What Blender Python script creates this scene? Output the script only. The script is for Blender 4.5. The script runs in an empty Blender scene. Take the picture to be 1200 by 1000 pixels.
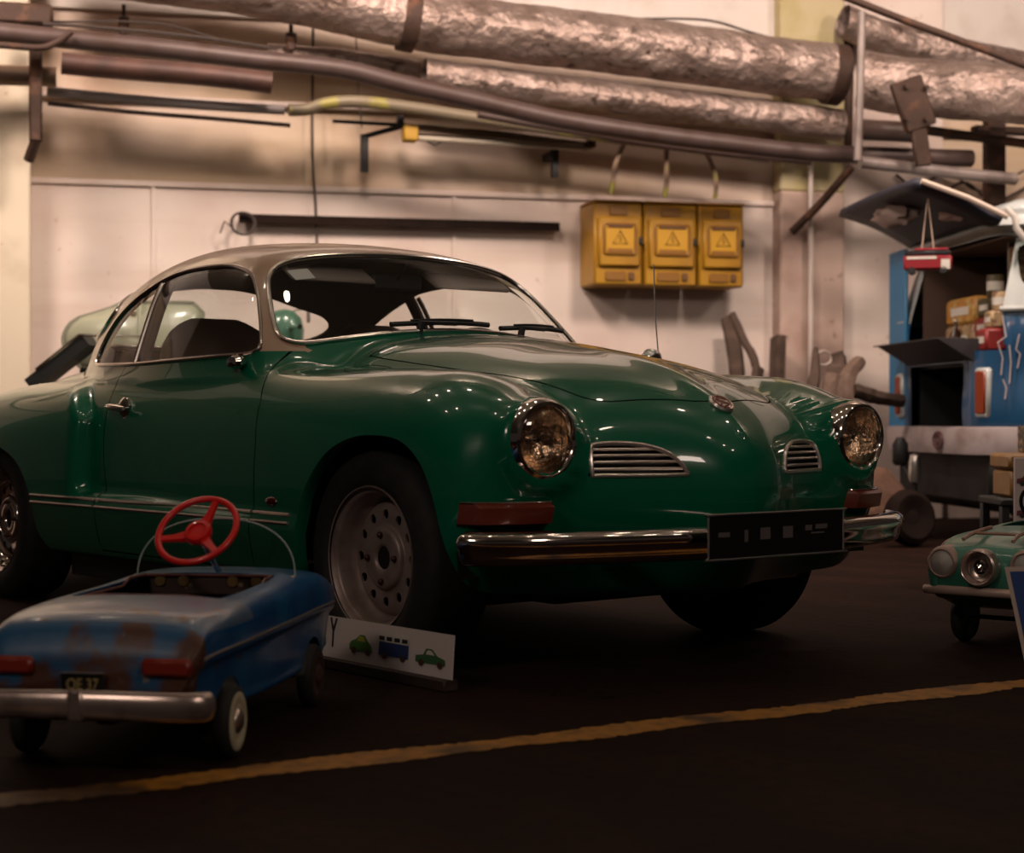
import bpy, bmesh, math, random
import numpy as np
from mathutils import Vector, Matrix
random.seed(7)
# ---------------------------------------------------------------- body shape
class Sp:
    """natural cubic spline with linear ends"""
    def __init__(s, pts):
        pts = sorted(pts); s.x = np.array([p[0] for p in pts], float); s.y = np.array([p[1] for p in pts], float)
        n = len(pts); h = np.diff(s.x); A = np.eye(n); b = np.zeros(n)
        for i in range(1, n-1):
            A[i, i-1] = h[i-1]; A[i, i] = 2*(h[i-1]+h[i]); A[i, i+1] = h[i]
            b[i] = 6*((s.y[i+1]-s.y[i])/h[i]-(s.y[i]-s.y[i-1])/h[i-1])
        s.m = np.linalg.solve(A, b); s.h = h
    def __call__(s, q):
        q = np.asarray(q, float); i = np.clip(np.searchsorted(s.x, q)-1, 0, len(s.h)-1)
        x0 = s.x[i]; h = s.h[i]; qq = np.clip(q, s.x[0], s.x[-1]); a = (x0+h-qq)/h; b = (qq-x0)/h
        y = a*s.y[i]+b*s.y[i+1]+((a**3-a)*s.m[i]+(b**3-b)*s.m[i+1])*h*h/6
        sl0 = (s.y[1]-s.y[0])/s.h[0]-s.m[1]*s.h[0]/6; sl1 = (s.y[-1]-s.y[-2])/s.h[-1]+s.m[-2]*s.h[-1]/6
        return y+np.where(q < s.x[0], (q-s.x[0])*sl0, 0)+np.where(q > s.x[-1], (q-s.x[-1])*sl1, 0)
def smax(a, b, k):
    h = np.maximum(k-np.abs(a-b), 0)/k
    return np.maximum(a, b)+h*h*h*k/6
def smin(a, b, k): return -smax(-a, -b, k)
Zc = Sp([(-2.1,.60),(-1.9,.75),(-1.6,.85),(-1.2,.90),(-.6,.90),(0,.90),(.4,.925),(.65,.932),(.9,.916),(1.066,.898),(1.219,.874),(1.354,.852),(1.505,.818),(1.64,.772),(1.776,.706),(1.9,.63)])
Zf = Sp([(-2.0,.60),(-1.8,.69),(-1.6,.745),(-1.2,.80),(-.9,.81),(-.5,.83),(0,.848),(.4,.848),(.7,.822),(1.0,.808),(1.24,.802),(1.4,.792),(1.5,.780),(1.6,.760),(1.68,.738),(1.78,.695)])
Xf0 = Sp([(0,1.908),(.08,1.893),(.18,1.845),(.3,1.79),(.41,1.755),(.5,1.742),(.6,1.735),(.7,1.715),(.8,1.665),(.9,1.58)])
Lz = Sp([(.15,-.16),(.25,-.09),(.35,-.03),(.45,0),(.52,0),(.6,-.018),(.7,-.07),(.8,-.17),(.9,-.32)])
Xr0 = Sp([(0,-2.08),(.3,-2.07),(.5,-2.03),(.7,-1.93),(.8,-1.8),(.9,-1.6)])
Wp = Sp([(-2.05,.60),(-1.6,.70),(-1.1,.74),(-.6,.745),(-.3,.747),(.1,.752),(.5,.768),(.9,.788),(1.2,.80),(1.5,.805),(1.7,.80)])
Wr = Sp([(-2.0,.68),(-1.8,.755),(-1.5,.80),(-1.2,.812),(-.8,.812),(-.5,.806),(0,.80),(1,.80),(1.8,.80)])
Pz = Sp([(.15,-.07),(.25,-.03),(.35,-.005),(.45,.0),(.55,-.003),(.65,-.016),(.75,-.042),(.85,-.08),(.95,-.13)])
Zr = Sp([(-1.8,.80),(-1.6,.885),(-1.4,.99),(-1.15,1.11),(-.9,1.175),(-.6,1.238),(-.3,1.271),(0,1.265),(.2,1.242),(.4,1.205),(.7,1.12)])
Wg = Sp([(-1.8,.05),(-1.5,.22),(-1.2,.39),(-.9,.52),(-.6,.61),(-.3,.652),(0,.67),(.3,.672),(.6,.655),(.9,.62)])
def field(x, y, z):
    w = np.sqrt(y*y+1e-5)
    hood = Zc(x)-.34*w*w-1.0*np.maximum(w-.30, 0)**2
    ridge = .012*np.exp(-(w/.05)**2)*np.clip((x-1.2)/.5, 0, 1)
    fen = Zf(x)-1.7*(w-.6)**2
    zt = smax(hood+ridge, fen, .05)
    body = smax(z-zt, w-(Wp(x)+Pz(z)), .20)
    k = .5+.5*np.clip((.75-w)/.3, 0, 1)
    body = smax(body, (x-(Xf0(w)+Lz(z)))*.9, .16)
    r = np.sqrt((w-.594)**2+(z-.612)**2)
    pod = smax(smax(r-.107, x-1.752, .03), 1.45-x, .1)
    body = smin(body, pod, .13)
    rearp = Xr0(w)+.35*np.maximum(z-.5, 0)**1.5*2-x
    body = smax(body, rearp, .2)
    ff = smin(x+.44+1.9*np.maximum(z-.66, 0)**1.3, (z-.415+.02*(x+.4))*1.0, .07)
    rf = smax(w-(Wr(x)+Pz(z)*.8), ff, .07)
    rf = smax(rf, z-(Zf(x)-.02-1.5*(w-.6)**2), .16)
    rf = smax(rf, rearp, .2)
    rf = smax(rf, x-1.5, .1)
    body = smin(body, rf, .03)
    g = smax((z-(Zr(x)-(.22+.2*np.clip(-x-.1,0,.6))*w*w))*.93, (w-(Wg(x)-.38*(np.maximum(z, .79)-.85)-.3*np.maximum(.79-z, 0)))*.93, .20)
    g = smax(g, (x-(.655-.46*w*w-1.1*(z-.94)))/1.49, .07)
    g = smax(g, -1.75-x, .1)
    g = smax(g, .6-z, .05)
    body = smin(body, g, .035)
    return smax(body, .20-z, .05)
def shoot(O, D, r1=2.7, n=90):
    """first crossing inside -> outside along rays"""
    O = np.asarray(O, float); D = np.asarray(D, float)
    ts = np.linspace(0, r1, n); lo = np.zeros(len(D)); hi = np.full(len(D), r1); done = np.zeros(len(D), bool)
    for i in range(1, n):
        P = O+D*ts[i]; v = field(P[:, 0], P[:, 1], P[:, 2]); c = (v > 0) & ~done
        lo[c] = ts[i-1]; hi[c] = ts[i]; done |= c
    for _ in range(18):
        m = .5*(lo+hi); P = O+D*m[:, None]; v = field(P[:, 0], P[:, 1], P[:, 2]); ins = v <= 0
        lo = np.where(ins, m, lo); hi = np.where(ins, hi, m)
    return O+D*(.5*(lo+hi))[:, None]
# --ENDFIELD
# ---------------------------------------------------------------- materials
MATS = {}
def mat(name, col=(.5,.5,.5), rough=.5, metal=0.0, coat=0.0, coat_rough=.03, emit=None, es=1.0, alpha=1.0, trans=0.0, spec=None,
        noise=None, bump=None, ior=None):
    """noise = (scale, other colour, contrast lo, hi, detail); bump = (scale, strength, distance)"""
    if name in MATS: return MATS[name]
    m = bpy.data.materials.new(name); m.use_nodes = True; nt = m.node_tree; N = nt.nodes; L = nt.links
    b = N['Principled BSDF']; b.inputs['Base Color'].default_value = (*col, 1); b.inputs['Roughness'].default_value = rough
    b.inputs['Metallic'].default_value = metal; b.inputs['Coat Weight'].default_value = coat; b.inputs['Coat Roughness'].default_value = coat_rough
    b.inputs['Transmission Weight'].default_value = trans
    if ior: b.inputs['IOR'].default_value = ior
    if spec is not None: b.inputs['Specular IOR Level'].default_value = spec
    if emit: b.inputs['Emission Color'].default_value = (*emit, 1); b.inputs['Emission Strength'].default_value = es
    tc = N.new('ShaderNodeTexCoord')
    if noise:
        layers = noise if isinstance(noise, list) else [noise]; prev = None
        for (sc, c2, lo, hi, det) in layers:
            n = N.new('ShaderNodeTexNoise'); n.inputs['Scale'].default_value = sc if not isinstance(sc, tuple) else 1.0; n.inputs['Detail'].default_value = det
            if isinstance(sc, tuple):
                mp = N.new('ShaderNodeMapping'); mp.inputs['Scale'].default_value = sc; L.new(tc.outputs['Object'], mp.inputs['Vector']); L.new(mp.outputs[0], n.inputs['Vector'])
            else: L.new(tc.outputs['Object'], n.inputs['Vector'])
            r = N.new('ShaderNodeMapRange'); r.inputs['From Min'].default_value = lo; r.inputs['From Max'].default_value = hi
            L.new(n.outputs['Fac'], r.inputs['Value'])
            mx = N.new('ShaderNodeMix'); mx.data_type = 'RGBA'; mx.inputs[6].default_value = (*col, 1); mx.inputs[7].default_value = (*c2, 1)
            if prev: L.new(prev, mx.inputs[6])
            L.new(r.outputs[0], mx.inputs[0]); prev = mx.outputs[2]
        L.new(prev, b.inputs['Base Color'])
    if bump:
        sc, st, di = bump
        n = N.new('ShaderNodeTexNoise'); n.inputs['Detail'].default_value = 5
        if isinstance(sc, tuple):
            mp = N.new('ShaderNodeMapping'); mp.inputs['Scale'].default_value = sc; L.new(tc.outputs['Object'], mp.inputs['Vector']); L.new(mp.outputs[0], n.inputs['Vector']); n.inputs['Scale'].default_value = 1
        else: n.inputs['Scale'].default_value = sc; L.new(tc.outputs['Object'], n.inputs['Vector'])
        bu = N.new('ShaderNodeBump'); bu.inputs['Strength'].default_value = st; bu.inputs['Distance'].default_value = di
        L.new(n.outputs['Fac'], bu.inputs['Height']); L.new(bu.outputs[0], b.inputs['Normal'])
    MATS[name] = m; return m
def thin_glass(name, tint=(.9,.93,.92), refl=.05):
    if name in MATS: return MATS[name]
    m = bpy.data.materials.new(name); m.use_nodes = True; nt = m.node_tree; N = nt.nodes; L = nt.links; N.clear()
    o = N.new('ShaderNodeOutputMaterial'); t = N.new('ShaderNodeBsdfTransparent'); t.inputs[0].default_value = (*tint, 1)
    g = N.new('ShaderNodeBsdfGlossy'); g.inputs['Roughness'].default_value = .02
    lw = N.new('ShaderNodeLayerWeight'); lw.inputs[0].default_value = .25
    mr = N.new('ShaderNodeMapRange'); mr.inputs['To Min'].default_value = refl; mr.inputs['To Max'].default_value = .9
    pw = N.new('ShaderNodeMath'); pw.operation = 'POWER'; pw.inputs[1].default_value = 2.2; L.new(lw.outputs['Facing'], pw.inputs[0]); L.new(pw.outputs[0], mr.inputs['Value'])
    mx = N.new('ShaderNodeMixShader'); L.new(mr.outputs[0], mx.inputs[0]); L.new(t.outputs[0], mx.inputs[1]); L.new(g.outputs[0], mx.inputs[2]); L.new(mx.outputs[0], o.inputs[0])
    MATS[name] = m; return m
# ---------------------------------------------------------------- object helpers
SC = bpy.context.scene; COL = SC.collection
def thing(name, label, cat, loc=(0,0,0), rz=0, group=None):
    o = bpy.data.objects.new(name, None); COL.objects.link(o); o.empty_display_size = .1
    o.location = loc; o.rotation_euler = (0, 0, rz); o['label'] = label; o['category'] = cat
    if group: o['group'] = group
    return o
def tag(o, label=None, cat=None, group=None, kind=None):
    if label: o['label'] = label
    if cat: o['category'] = cat
    if group: o['group'] = group
    if kind: o['kind'] = kind
    return o
def mesh_obj(name, V, Fc, m=None, parent=None, smooth=True, loc=None, rz=None, normals=None, auto=None):
    me = bpy.data.meshes.new(name); me.from_pydata([tuple(map(float, v)) for v in V], [], [tuple(map(int, f)) for f in Fc])
    me.polygons.foreach_set('use_smooth', [bool(smooth)]*len(me.polygons)); me.update()
    if auto is not None:
        me.set_sharp_from_angle(angle=math.radians(auto))
    if normals is not None: me.normals_split_custom_set_from_vertices([tuple(n) for n in normals])
    o = bpy.data.objects.new(name, me); COL.objects.link(o)
    if m: me.materials.append(m)
    if parent: o.parent = parent
    if loc is not None: o.location = loc
    if rz is not None: o.rotation_euler = (0, 0, rz)
    return o
class MB:
    """collects geometry for ONE mesh"""
    def __init__(s): s.V = []; s.F = []; s.mi = []; s.cur = 0
    def add(s, V, F):
        n = len(s.V); s.V += [tuple(map(float, v)) for v in V]; s.F += [tuple(int(i)+n for i in f) for f in F]; s.mi += [s.cur]*len(F); return s
    def slot(s, i): s.cur = i; return s
    def box(s, c, d, R=None, bev=.0):
        c = Vector(c); hx, hy, hz = d[0]/2, d[1]/2, d[2]/2; b = min(bev, hx*.9, hy*.9, hz*.9)
        V = []; F = []
        if b <= 0:
            V = [Vector((sx*hx, sy*hy, sz*hz)) for sz in (-1,1) for sy in (-1,1) for sx in (-1,1)]
            F = [(0,2,3,1),(4,5,7,6),(0,1,5,4),(2,6,7,3),(0,4,6,2),(1,3,7,5)]
        else:
            idx = {}
            for sx in (-1,1):
                for sy in (-1,1):
                    for sz in (-1,1):
                        for ax in range(3):
                            p = [sx*(hx-b), sy*(hy-b), sz*(hz-b)]; p[ax] = (sx*hx, sy*hy, sz*hz)[ax]
                            idx[(sx,sy,sz,ax)] = len(V); V.append(Vector(p))
                        F.append((idx[(sx,sy,sz,0)], idx[(sx,sy,sz,1)], idx[(sx,sy,sz,2)]))
            for ax in range(3):
                a1, a2 = [(1,2),(0,2),(0,1)][ax]
                for sg in (-1,1):
                    q = []
                    for (u, v) in ((-1,-1),(1,-1),(1,1),(-1,1)):
                        k = [0,0,0]; k[ax] = sg; k[a1] = u; k[a2] = v; q.append(idx[(k[0],k[1],k[2],ax)])
                    F.append(tuple(q))
                for u in (-1,1):
                    for v in (-1,1):
                        k0 = [0,0,0]; k0[ax] = -1; k0[a1] = u; k0[a2] = v; k1 = list(k0); k1[ax] = 1
                        F.append((idx[(*k0,a1)], idx[(*k1,a1)], idx[(*k1,a2)], idx[(*k0,a2)]))
        if R is not None: V = [R@v for v in V]
        return s.add([c+v for v in V], F)
    def sweep(s, pts, r, seg=10, closed=False, prof=None, up=None, caps=True, taper=None):
        pts = [Vector(p) for p in pts]; n = len(pts)
        T = []
        for i in range(n):
            if closed: t = pts[(i+1) % n]-pts[i-1]
            else: t = pts[min(i+1, n-1)]-pts[max(i-1, 0)]
            T.append(t.normalized() if t.length > 1e-9 else Vector((0,0,1)))
        u = Vector(up) if up else (Vector((0,0,1)) if abs(T[0].z) < .9 else Vector((1,0,0)))
        u = (u-T[0]*u.dot(T[0])).normalized(); pr = prof or [(math.cos(2*math.pi*k/seg)*r, math.sin(2*math.pi*k/seg)*r) for k in range(seg)]
        m = len(pr); V = []; F = []
        for i in range(n):
            if up: u = Vector(up)
            u = (u-T[i]*u.dot(T[i])); u = u.normalized() if u.length > 1e-6 else Vector((1,0,0))
            b = T[i].cross(u); k = taper[i] if taper else 1
            V += [pts[i]+(b*a+u*c)*k for a, c in pr]
        for i in range(n if closed else n-1):
            j = (i+1) % n
            F += [(i*m+k, i*m+(k+1) % m, j*m+(k+1) % m, j*m+k) for k in range(m)]
        if caps and not closed: F += [tuple(reversed(range(m))), tuple((n-1)*m+k for k in range(m))]
        return s.add(V, F)
    def lathe(s, prof, c=(0,0,0), axis='z', seg=32, R=None, closed=False, caps=True):
        """prof = [(r, h)]"""
        V = []; F = []; m = len(prof)
        for k in range(seg):
            a = 2*math.pi*k/seg
            for r, h in prof:
                p = (r*math.cos(a), r*math.sin(a), h)
                if axis == 'x': p = (p[2], p[0], p[1])
                elif axis == 'y': p = (p[1], p[2], p[0])
                V.append(Vector(p))
        for k in range(seg):
            j = (k+1) % seg
            for i in range(m-1 if not closed else m):
                i2 = (i+1) % m; F.append((k*m+i, j*m+i, j*m+i2, k*m+i2))
        if not closed and caps:
            if prof[0][0] > 1e-6: F.append(tuple(k*m for k in reversed(range(seg))))
            if prof[-1][0] > 1e-6: F.append(tuple(k*m+m-1 for k in range(seg)))
        if R is not None: V = [R@v for v in V]
        return s.add([Vector(c)+v for v in V], F)
    def prism(s, poly, d, O=(0,0,0), X=(1,0,0), Y=(0,1,0)):
        """planar outline extruded by vector d"""
        O = Vector(O); X = Vector(X); Y = Vector(Y); d = Vector(d); n = len(poly)
        a = [O+X*p[0]+Y*p[1] for p in poly]; return s.add(a+[p+d for p in a], [tuple(range(n)), tuple(reversed(range(n, 2*n)))]+[(i, n+i, n+(i+1) % n, (i+1) % n) for i in range(n)])
    def grid(s, P, closed_u=False):
        nu = len(P); nv = len(P[0]); V = [p for r in P for p in r]
        F = [(i*nv+j, ((i+1) % nu)*nv+j, ((i+1) % nu)*nv+j+1, i*nv+j+1) for i in range(nu if closed_u else nu-1) for j in range(nv-1)]
        return s.add(V, F)
    def build(s, name, m, parent=None, smooth=True, loc=None, rz=None, auto=40, merge=False):
        ms = m if isinstance(m, (list, tuple)) else [m]
        o = mesh_obj(name, s.V, s.F, None, parent, smooth, loc, rz)
        me = o.data
        for x in ms: me.materials.append(x)
        me.polygons.foreach_set('material_index', s.mi)
        bm = bmesh.new(); bm.from_mesh(me)
        if merge: bmesh.ops.remove_doubles(bm, verts=bm.verts, dist=1e-5)
        bmesh.ops.recalc_face_normals(bm, faces=bm.faces); bm.to_mesh(me); bm.free()
        if smooth and auto: me.set_sharp_from_angle(angle=math.radians(auto))
        return o
def smooth_poly(pts, n=8, closed=True):
    """Catmull-Rom through points"""
    P = [np.array(p, float) for p in pts]; N = len(P); out = []
    for i in range(N if closed else N-1):
        g = lambda k: P[k % N] if closed else P[min(max(k, 0), N-1)]
        p0, p1, p2, p3 = g(i-1), g(i), g(i+1), g(i+2)
        for k in range(n):
            t = k/n; out.append(.5*((2*p1)+(-p0+p2)*t+(2*p0-5*p1+4*p2-p3)*t*t+(-p0+3*p1-3*p2+p3)*t**3))
    if not closed: out.append(P[-1])
    return [tuple(p) for p in out]
def sdist(poly, px, py):
    """signed distance to closed polygon, negative inside"""
    px = np.asarray(px, float); py = np.asarray(py, float); d = np.full(px.shape, 1e9); ins = np.zeros(px.shape, bool); n = len(poly)
    for i in range(n):
        ax, ay = poly[i]; bx, by = poly[(i+1) % n]; ex, ey = bx-ax, by-ay; L2 = ex*ex+ey*ey
        if L2 < 1e-14: continue
        t = np.clip(((px-ax)*ex+(py-ay)*ey)/L2, 0, 1); d = np.minimum(d, (px-ax-t*ex)**2+(py-ay-t*ey)**2)
        c = (ay > py) != (by > py)
        if abs(ey) > 1e-14: ins ^= c & (px < (bx-ax)*(py-ay)/ey+ax)
    return np.where(ins, -1, 1)*np.sqrt(d)
def cut(bm, fn):
    """split the faces of bm along the zero line of fn"""
    bm.verts.ensure_lookup_table(); co = np.array([v.co[:] for v in bm.verts]); val = fn(co[:, 0], co[:, 1], co[:, 2])
    val = np.where(np.abs(val) < 2e-5, 2e-5, val); bm.verts.index_update()
    es = [e for e in bm.edges if val[e.verts[0].index]*val[e.verts[1].index] < 0]
    new = set(); touched = set()
    for e in es:
        a, b = e.verts; va, vb = val[a.index], val[b.index]
        if max(abs(va), abs(vb)) > .2: continue
        t = va/(va-vb)
        for f in e.link_faces: touched.add(f)
        _, v = bmesh.utils.edge_split(e, a, float(t)); new.add(v)
    for f in touched:
        nv = [v for v in f.verts if v in new]
        if len(nv) == 2:
            try: bmesh.utils.face_split(f, nv[0], nv[1])
            except ValueError: pass
def grad_normals(V):
    V = np.asarray(V); h = 1.5e-3; g = []
    for a in range(3):
        d = np.zeros(3); d[a] = h; A = V+d; B = V-d
        g.append(field(A[:, 0], A[:, 1], A[:, 2])-field(B[:, 0], B[:, 1], B[:, 2]))
    g = np.stack(g, 1); return g/np.maximum(np.linalg.norm(g, axis=1, keepdims=True), 1e-9)
def boundary_loops(V, F):
    cnt = {}
    for f in F:
        for i in range(len(f)):
            a, b = f[i], f[(i+1) % len(f)]; k = (min(a, b), max(a, b)); cnt[k] = cnt.get(k, 0)+1
    adj = {}
    for (a, b), c in cnt.items():
        if c == 1: adj.setdefault(a, []).append(b); adj.setdefault(b, []).append(a)
    loops = []; seen = set()
    for s0 in adj:
        if s0 in seen: continue
        lp = [s0]; seen.add(s0); cur = s0
        while True:
            nx = [q for q in adj[cur] if q not in seen]
            if not nx: break
            cur = nx[0]; seen.add(cur); lp.append(cur)
        loops.append([V[i] for i in lp])
    return sorted(loops, key=len, reverse=True)
def thin(pts, d):
    out = [pts[0]]
    for p in pts[1:]:
        if math.dist(p, out[-1]) > d: out.append(p)
    if len(out) > 3 and math.dist(out[0], out[-1]) < d*.5: out.pop()
    return out
def smooth_loop(pts, it=2):
    P = np.array(pts)
    for _ in range(it): P = .5*P+.25*(np.roll(P, 1, 0)+np.roll(P, -1, 0))
    return [tuple(p) for p in P]
# ---------------------------------------------------------------- camera
f_px, CX, CY, CZ, YAW, PIT = 2040.04, 5.0098, -3.3477, .6644, 2.457426, -.0044435
cam = bpy.data.cameras.new('camera'); co = bpy.data.objects.new('camera', cam); COL.objects.link(co); SC.camera = co
cam.sensor_width = 36; cam.lens = f_px/1200*36; cam.clip_start = .05
FW = Vector((math.cos(YAW)*math.cos(PIT), math.sin(YAW)*math.cos(PIT), math.sin(PIT))); RT = Vector((math.sin(YAW), -math.cos(YAW), 0)); UP = RT.cross(FW)
CAM = Vector((CX, CY, CZ)); co.location = CAM; co.rotation_euler = Matrix((RT, UP, -FW)).transposed().to_euler()
cam.dof.use_dof = True; cam.dof.focus_distance = 5.1; cam.dof.aperture_fstop = 3.2
def ray(u, v): return FW+RT*((u-600)/f_px)-UP*((v-500)/f_px)
def on_floor(u, v, z=0):
    d = ray(u, v); return CAM+d*((z-CZ)/d.z)
def at_depth(u, v, Z): return CAM+ray(u, v)*Z
# ================================================================ the coupe
# tub surface as a dense grid shot from a spine
def body_grid():
    nT = 300; th = np.concatenate([np.linspace(-math.pi, math.pi, nT, endpoint=False)])
    rows = []
    for ph in np.linspace(math.pi/2-.012, .03, 46): rows.append((1.42, math.sin(ph), math.cos(ph)))
    for x in np.linspace(1.42, -1.35, 236): rows.append((x, 0, 1))
    for ph in np.linspace(.05, math.pi/2-.02, 30): rows.append((-1.35, -math.sin(ph), math.cos(ph)))
    O = []; D = []
    for (x, sx, c) in rows:
        for t in th: O.append((x, 0, .52)); D.append((sx, c*math.sin(t), c*math.cos(t)))
    P = shoot(O, D)
    n = len(rows); F = []
    for i in range(n-1):
        for j in range(nT):
            k = (j+1) % nT; F.append((i*nT+j, i*nT+k, (i+1)*nT+k, (i+1)*nT+j))
    F.append(tuple(range(nT))[::-1]); F.append(tuple((n-1)*nT+j for j in range(nT)))
    return P, F
PW = smooth_poly([(.50,.862),(.492,.905),(.384,1.033),(.318,1.093),(.262,1.124),(.175,1.145),(.08,1.155),(-.097,1.157),(-.238,1.147),(-.33,1.129),(-.497,1.078),(-.63,1.02),(-.72,.95),(-.745,.885),(-.72,.858),(-.6,.852),(-.3,.846),(0,.850),(.32,.856)], 5)
def mir(h): return h+[(-a, b) for a, b in reversed(h) if abs(a) > 1e-6]
WS = smooth_poly(mir([(0,.938),(.14,.934),(.30,.920),(.46,.898),(.552,.885),(.589,.903),(.584,.95),(.54,1.061),(.508,1.113),(.468,1.143),(.40,1.165),(.279,1.183),(.12,1.192),(0,1.194)]), 5)
RW = smooth_poly(mir([(0,.955),(.25,.957),(.41,.968),(.462,.99),(.472,1.03),(.45,1.07),(.395,1.105),(.27,1.15),(.12,1.175),(0,1.18)]), 5)
GR = smooth_poly([(.431,.527),(.425,.583),(.40,.600),(.298,.600),(.228,.580),(.195,.548),(.187,.529),(.20,.521),(.403,.521)], 5)
ARF = smooth_poly([(.90,.15),(.915,.25),(.932,.34),(.955,.43),(1.005,.505),(1.09,.575),(1.199,.614),(1.318,.622),(1.437,.607),(1.53,.55),(1.582,.457),(1.605,.34),(1.61,.25),(1.61,.15)], 5)
ARR = smooth_poly([(-.74,.15),(-.745,.28),(-.765,.39),(-.86,.50),(-1.01,.558),(-1.18,.572),(-1.34,.555),(-1.5,.49),(-1.6,.39),(-1.62,.28),(-1.62,.15)], 5)
HOOD = smooth_poly(mir([(0,1.768),(.05,1.758),(.123,1.733),(.215,1.70),(.292,1.675),(.335,1.65),(.365,1.603),(.392,1.482),(.42,1.262),(.436,1.06),(.436,.937),(.428,.80),(.40,.76),(.2,.80),(0,.81)]), 5)
DOOR = [(-.335,.90),(-.375,.79),(-.355,.70),(-.325,.52),(-.285,.36),(-.285,.232),(.69,.232),(.693,.40),(.69,.593),(.66,.716),(.60,.80),(.57,.90)]
FLAP = smooth_poly([(.90,.600),(.985,.655),(1.15,.655),(1.03,.50),(.86,.465),(.78,.50)], 6)
def W_(y): return np.abs(y)
f_side = lambda x, y, z: np.where((z > .80) & (W_(y) > .30), sdist(PW, x, z), .3)
f_ws = lambda x, y, z: np.where((x > .12) & (x < .70-.46*y*y-1.1*(z-.94)), sdist(WS, y, z), .3)
f_rw = lambda x, y, z: np.where(x < -.77, sdist(RW, y, z), .3)
f_gr = lambda x, y, z: np.where(x > 1.5, sdist(GR, W_(y), z), .3)
f_af = lambda x, y, z: np.where(W_(y) > .5, sdist(ARF, x, z), .3)
f_ar = lambda x, y, z: np.where(W_(y) > .5, sdist(ARR, x, z), .3)
f_hd = lambda x, y, z: np.where(z > .62, sdist(HOOD, y, x), .3)
f_fl = lambda x, y, z: np.where((z > .7) & (y < 0), sdist(FLAP, x, -y), .3)
f_hl = lambda x, y, z: np.where(x > 1.6, np.hypot(W_(y)-.594, z-.612)-.084, .3)
def f_dr(x, y, z): return np.where((W_(y) > .55) , sdist(DOOR, x, z), .3)
def f_rf(x, y, z):   # roof paint above this line
    return smax(.866-z+.12*np.clip(-x-.8, 0, 1), x-(.648-.46*y*y-1.1*(z-.94)+.05*np.clip((W_(y)-.53)/.05, 0, 1)), .001)
V0, F0 = body_grid()
bm = bmesh.new(); vs = [bm.verts.new(tuple(p)) for p in V0]
for f in F0:
    try: bm.faces.new([vs[i] for i in f])
    except ValueError: pass
bmesh.ops.remove_doubles(bm, verts=bm.verts, dist=1e-5)
G = .0022
for fn in (f_side, f_ws, f_rw, f_gr, f_hl, f_af, f_ar, f_rf,
           lambda x, y, z: f_dr(x, y, z)-G, lambda x, y, z: f_dr(x, y, z)+G, lambda x, y, z: f_hd(x, y, z)-G, lambda x, y, z: f_hd(x, y, z)+G,
           lambda x, y, z: f_fl(x, y, z)-.0016, lambda x, y, z: f_fl(x, y, z)+.0016): cut(bm, fn)
bm.verts.ensure_lookup_table(); bm.faces.ensure_lookup_table(); bm.verts.index_update()
VV = np.array([v.co[:] for v in bm.verts]); NN = grad_normals(VV); FF = [tuple(v.index for v in f.verts) for f in bm.faces]
cc = np.array([f.calc_center_median()[:] for f in bm.faces]); bm.free()
x, y, z = cc.T
m_side = f_side(x, y, z) < 0; m_ws = f_ws(x, y, z) < 0; m_rw = f_rw(x, y, z) < 0; m_gr = f_gr(x, y, z) < 0; m_ar = (f_af(x, y, z) < 0) | (f_ar(x, y, z) < 0)
m_roof = f_rf(x, y, z) < 0; dd = f_dr(x, y, z); hh = f_hd(x, y, z); fl = f_fl(x, y, z)
hole = m_gr | m_ar | (f_hl(x, y, z) < 0); glass = m_side | m_ws | m_rw; rest = ~(hole | glass)
roof = rest & m_roof; low = rest & ~m_roof
door = low & (dd < -G) & (z < .90); hoodm = low & (hh < -G); flap = low & (fl < -.0016)
gap = low & ((np.abs(dd) <= G) | (np.abs(hh) <= G) | (np.abs(fl) <= .0016))
tub = low & ~door & ~hoodm & ~gap & ~flap
PAINT = mat('green_paint', (.0008,.112,.056), .25, 0, .75, .025, spec=.2)
BEIGE = mat('beige_roof_paint', (.38,.25,.17), .3, 0, .5, .05)
CHROME = mat('chrome', (.72,.66,.62), .09, 1.0)
SATIN = mat('brushed_trim', (.75,.68,.63), .22, 1.0)
BLACK = mat('black_rubber', (.006,.006,.006), .6)
TYRE = mat('tyre_rubber', (.010,.0095,.009), .75, noise=(30,(.018,.016,.014),.4,.7,3))
LINING = mat('dark_interior_cloth', (.034,.022,.018), .9)
SEATM = mat('brown_seat_vinyl', (.15,.095,.072), .6, bump=(60,.2,.003))
GLASS = thin_glass('car_glass'); 
car = thing('vintage_coupe', 'glossy green two-door vintage coupe with beige roof in front of the wall', 'car')
def sub(mask, name, m, parent=car, off=0.0, verts_only=False):
    ids = np.nonzero(mask)[0]; used = sorted({i for k in ids for i in FF[k]}); mp = {u: n for n, u in enumerate(used)}
    V = VV[used]-NN[used]*off; F = [tuple(mp[i] for i in FF[k]) for k in ids]; N = NN[used]
    if off > 0: F = [tuple(reversed(f)) for f in F]; N = -N
    if verts_only: return V, F
    # orient outward
    f0 = F[0]; n0 = np.cross(V[f0[1]]-V[f0[0]], V[f0[2]]-V[f0[0]])
    if np.dot(n0, N[f0[0]]) < 0: F = [tuple(reversed(f)) for f in F]
    return mesh_obj(name, V, F, m, parent, True, normals=N)
body = sub(tub, 'body', PAINT)
right = y < 0
sub(door & right, 'door', PAINT); sub(door & ~right, 'door', PAINT)
sub(hoodm, 'hood', PAINT); sub(flap, 'fuel_flap', PAINT)
sub(roof, 'roof', BEIGE)
inner = ~(hole | glass); lin = sub(inner, 'interior_lining', LINING, off=.022)
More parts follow.
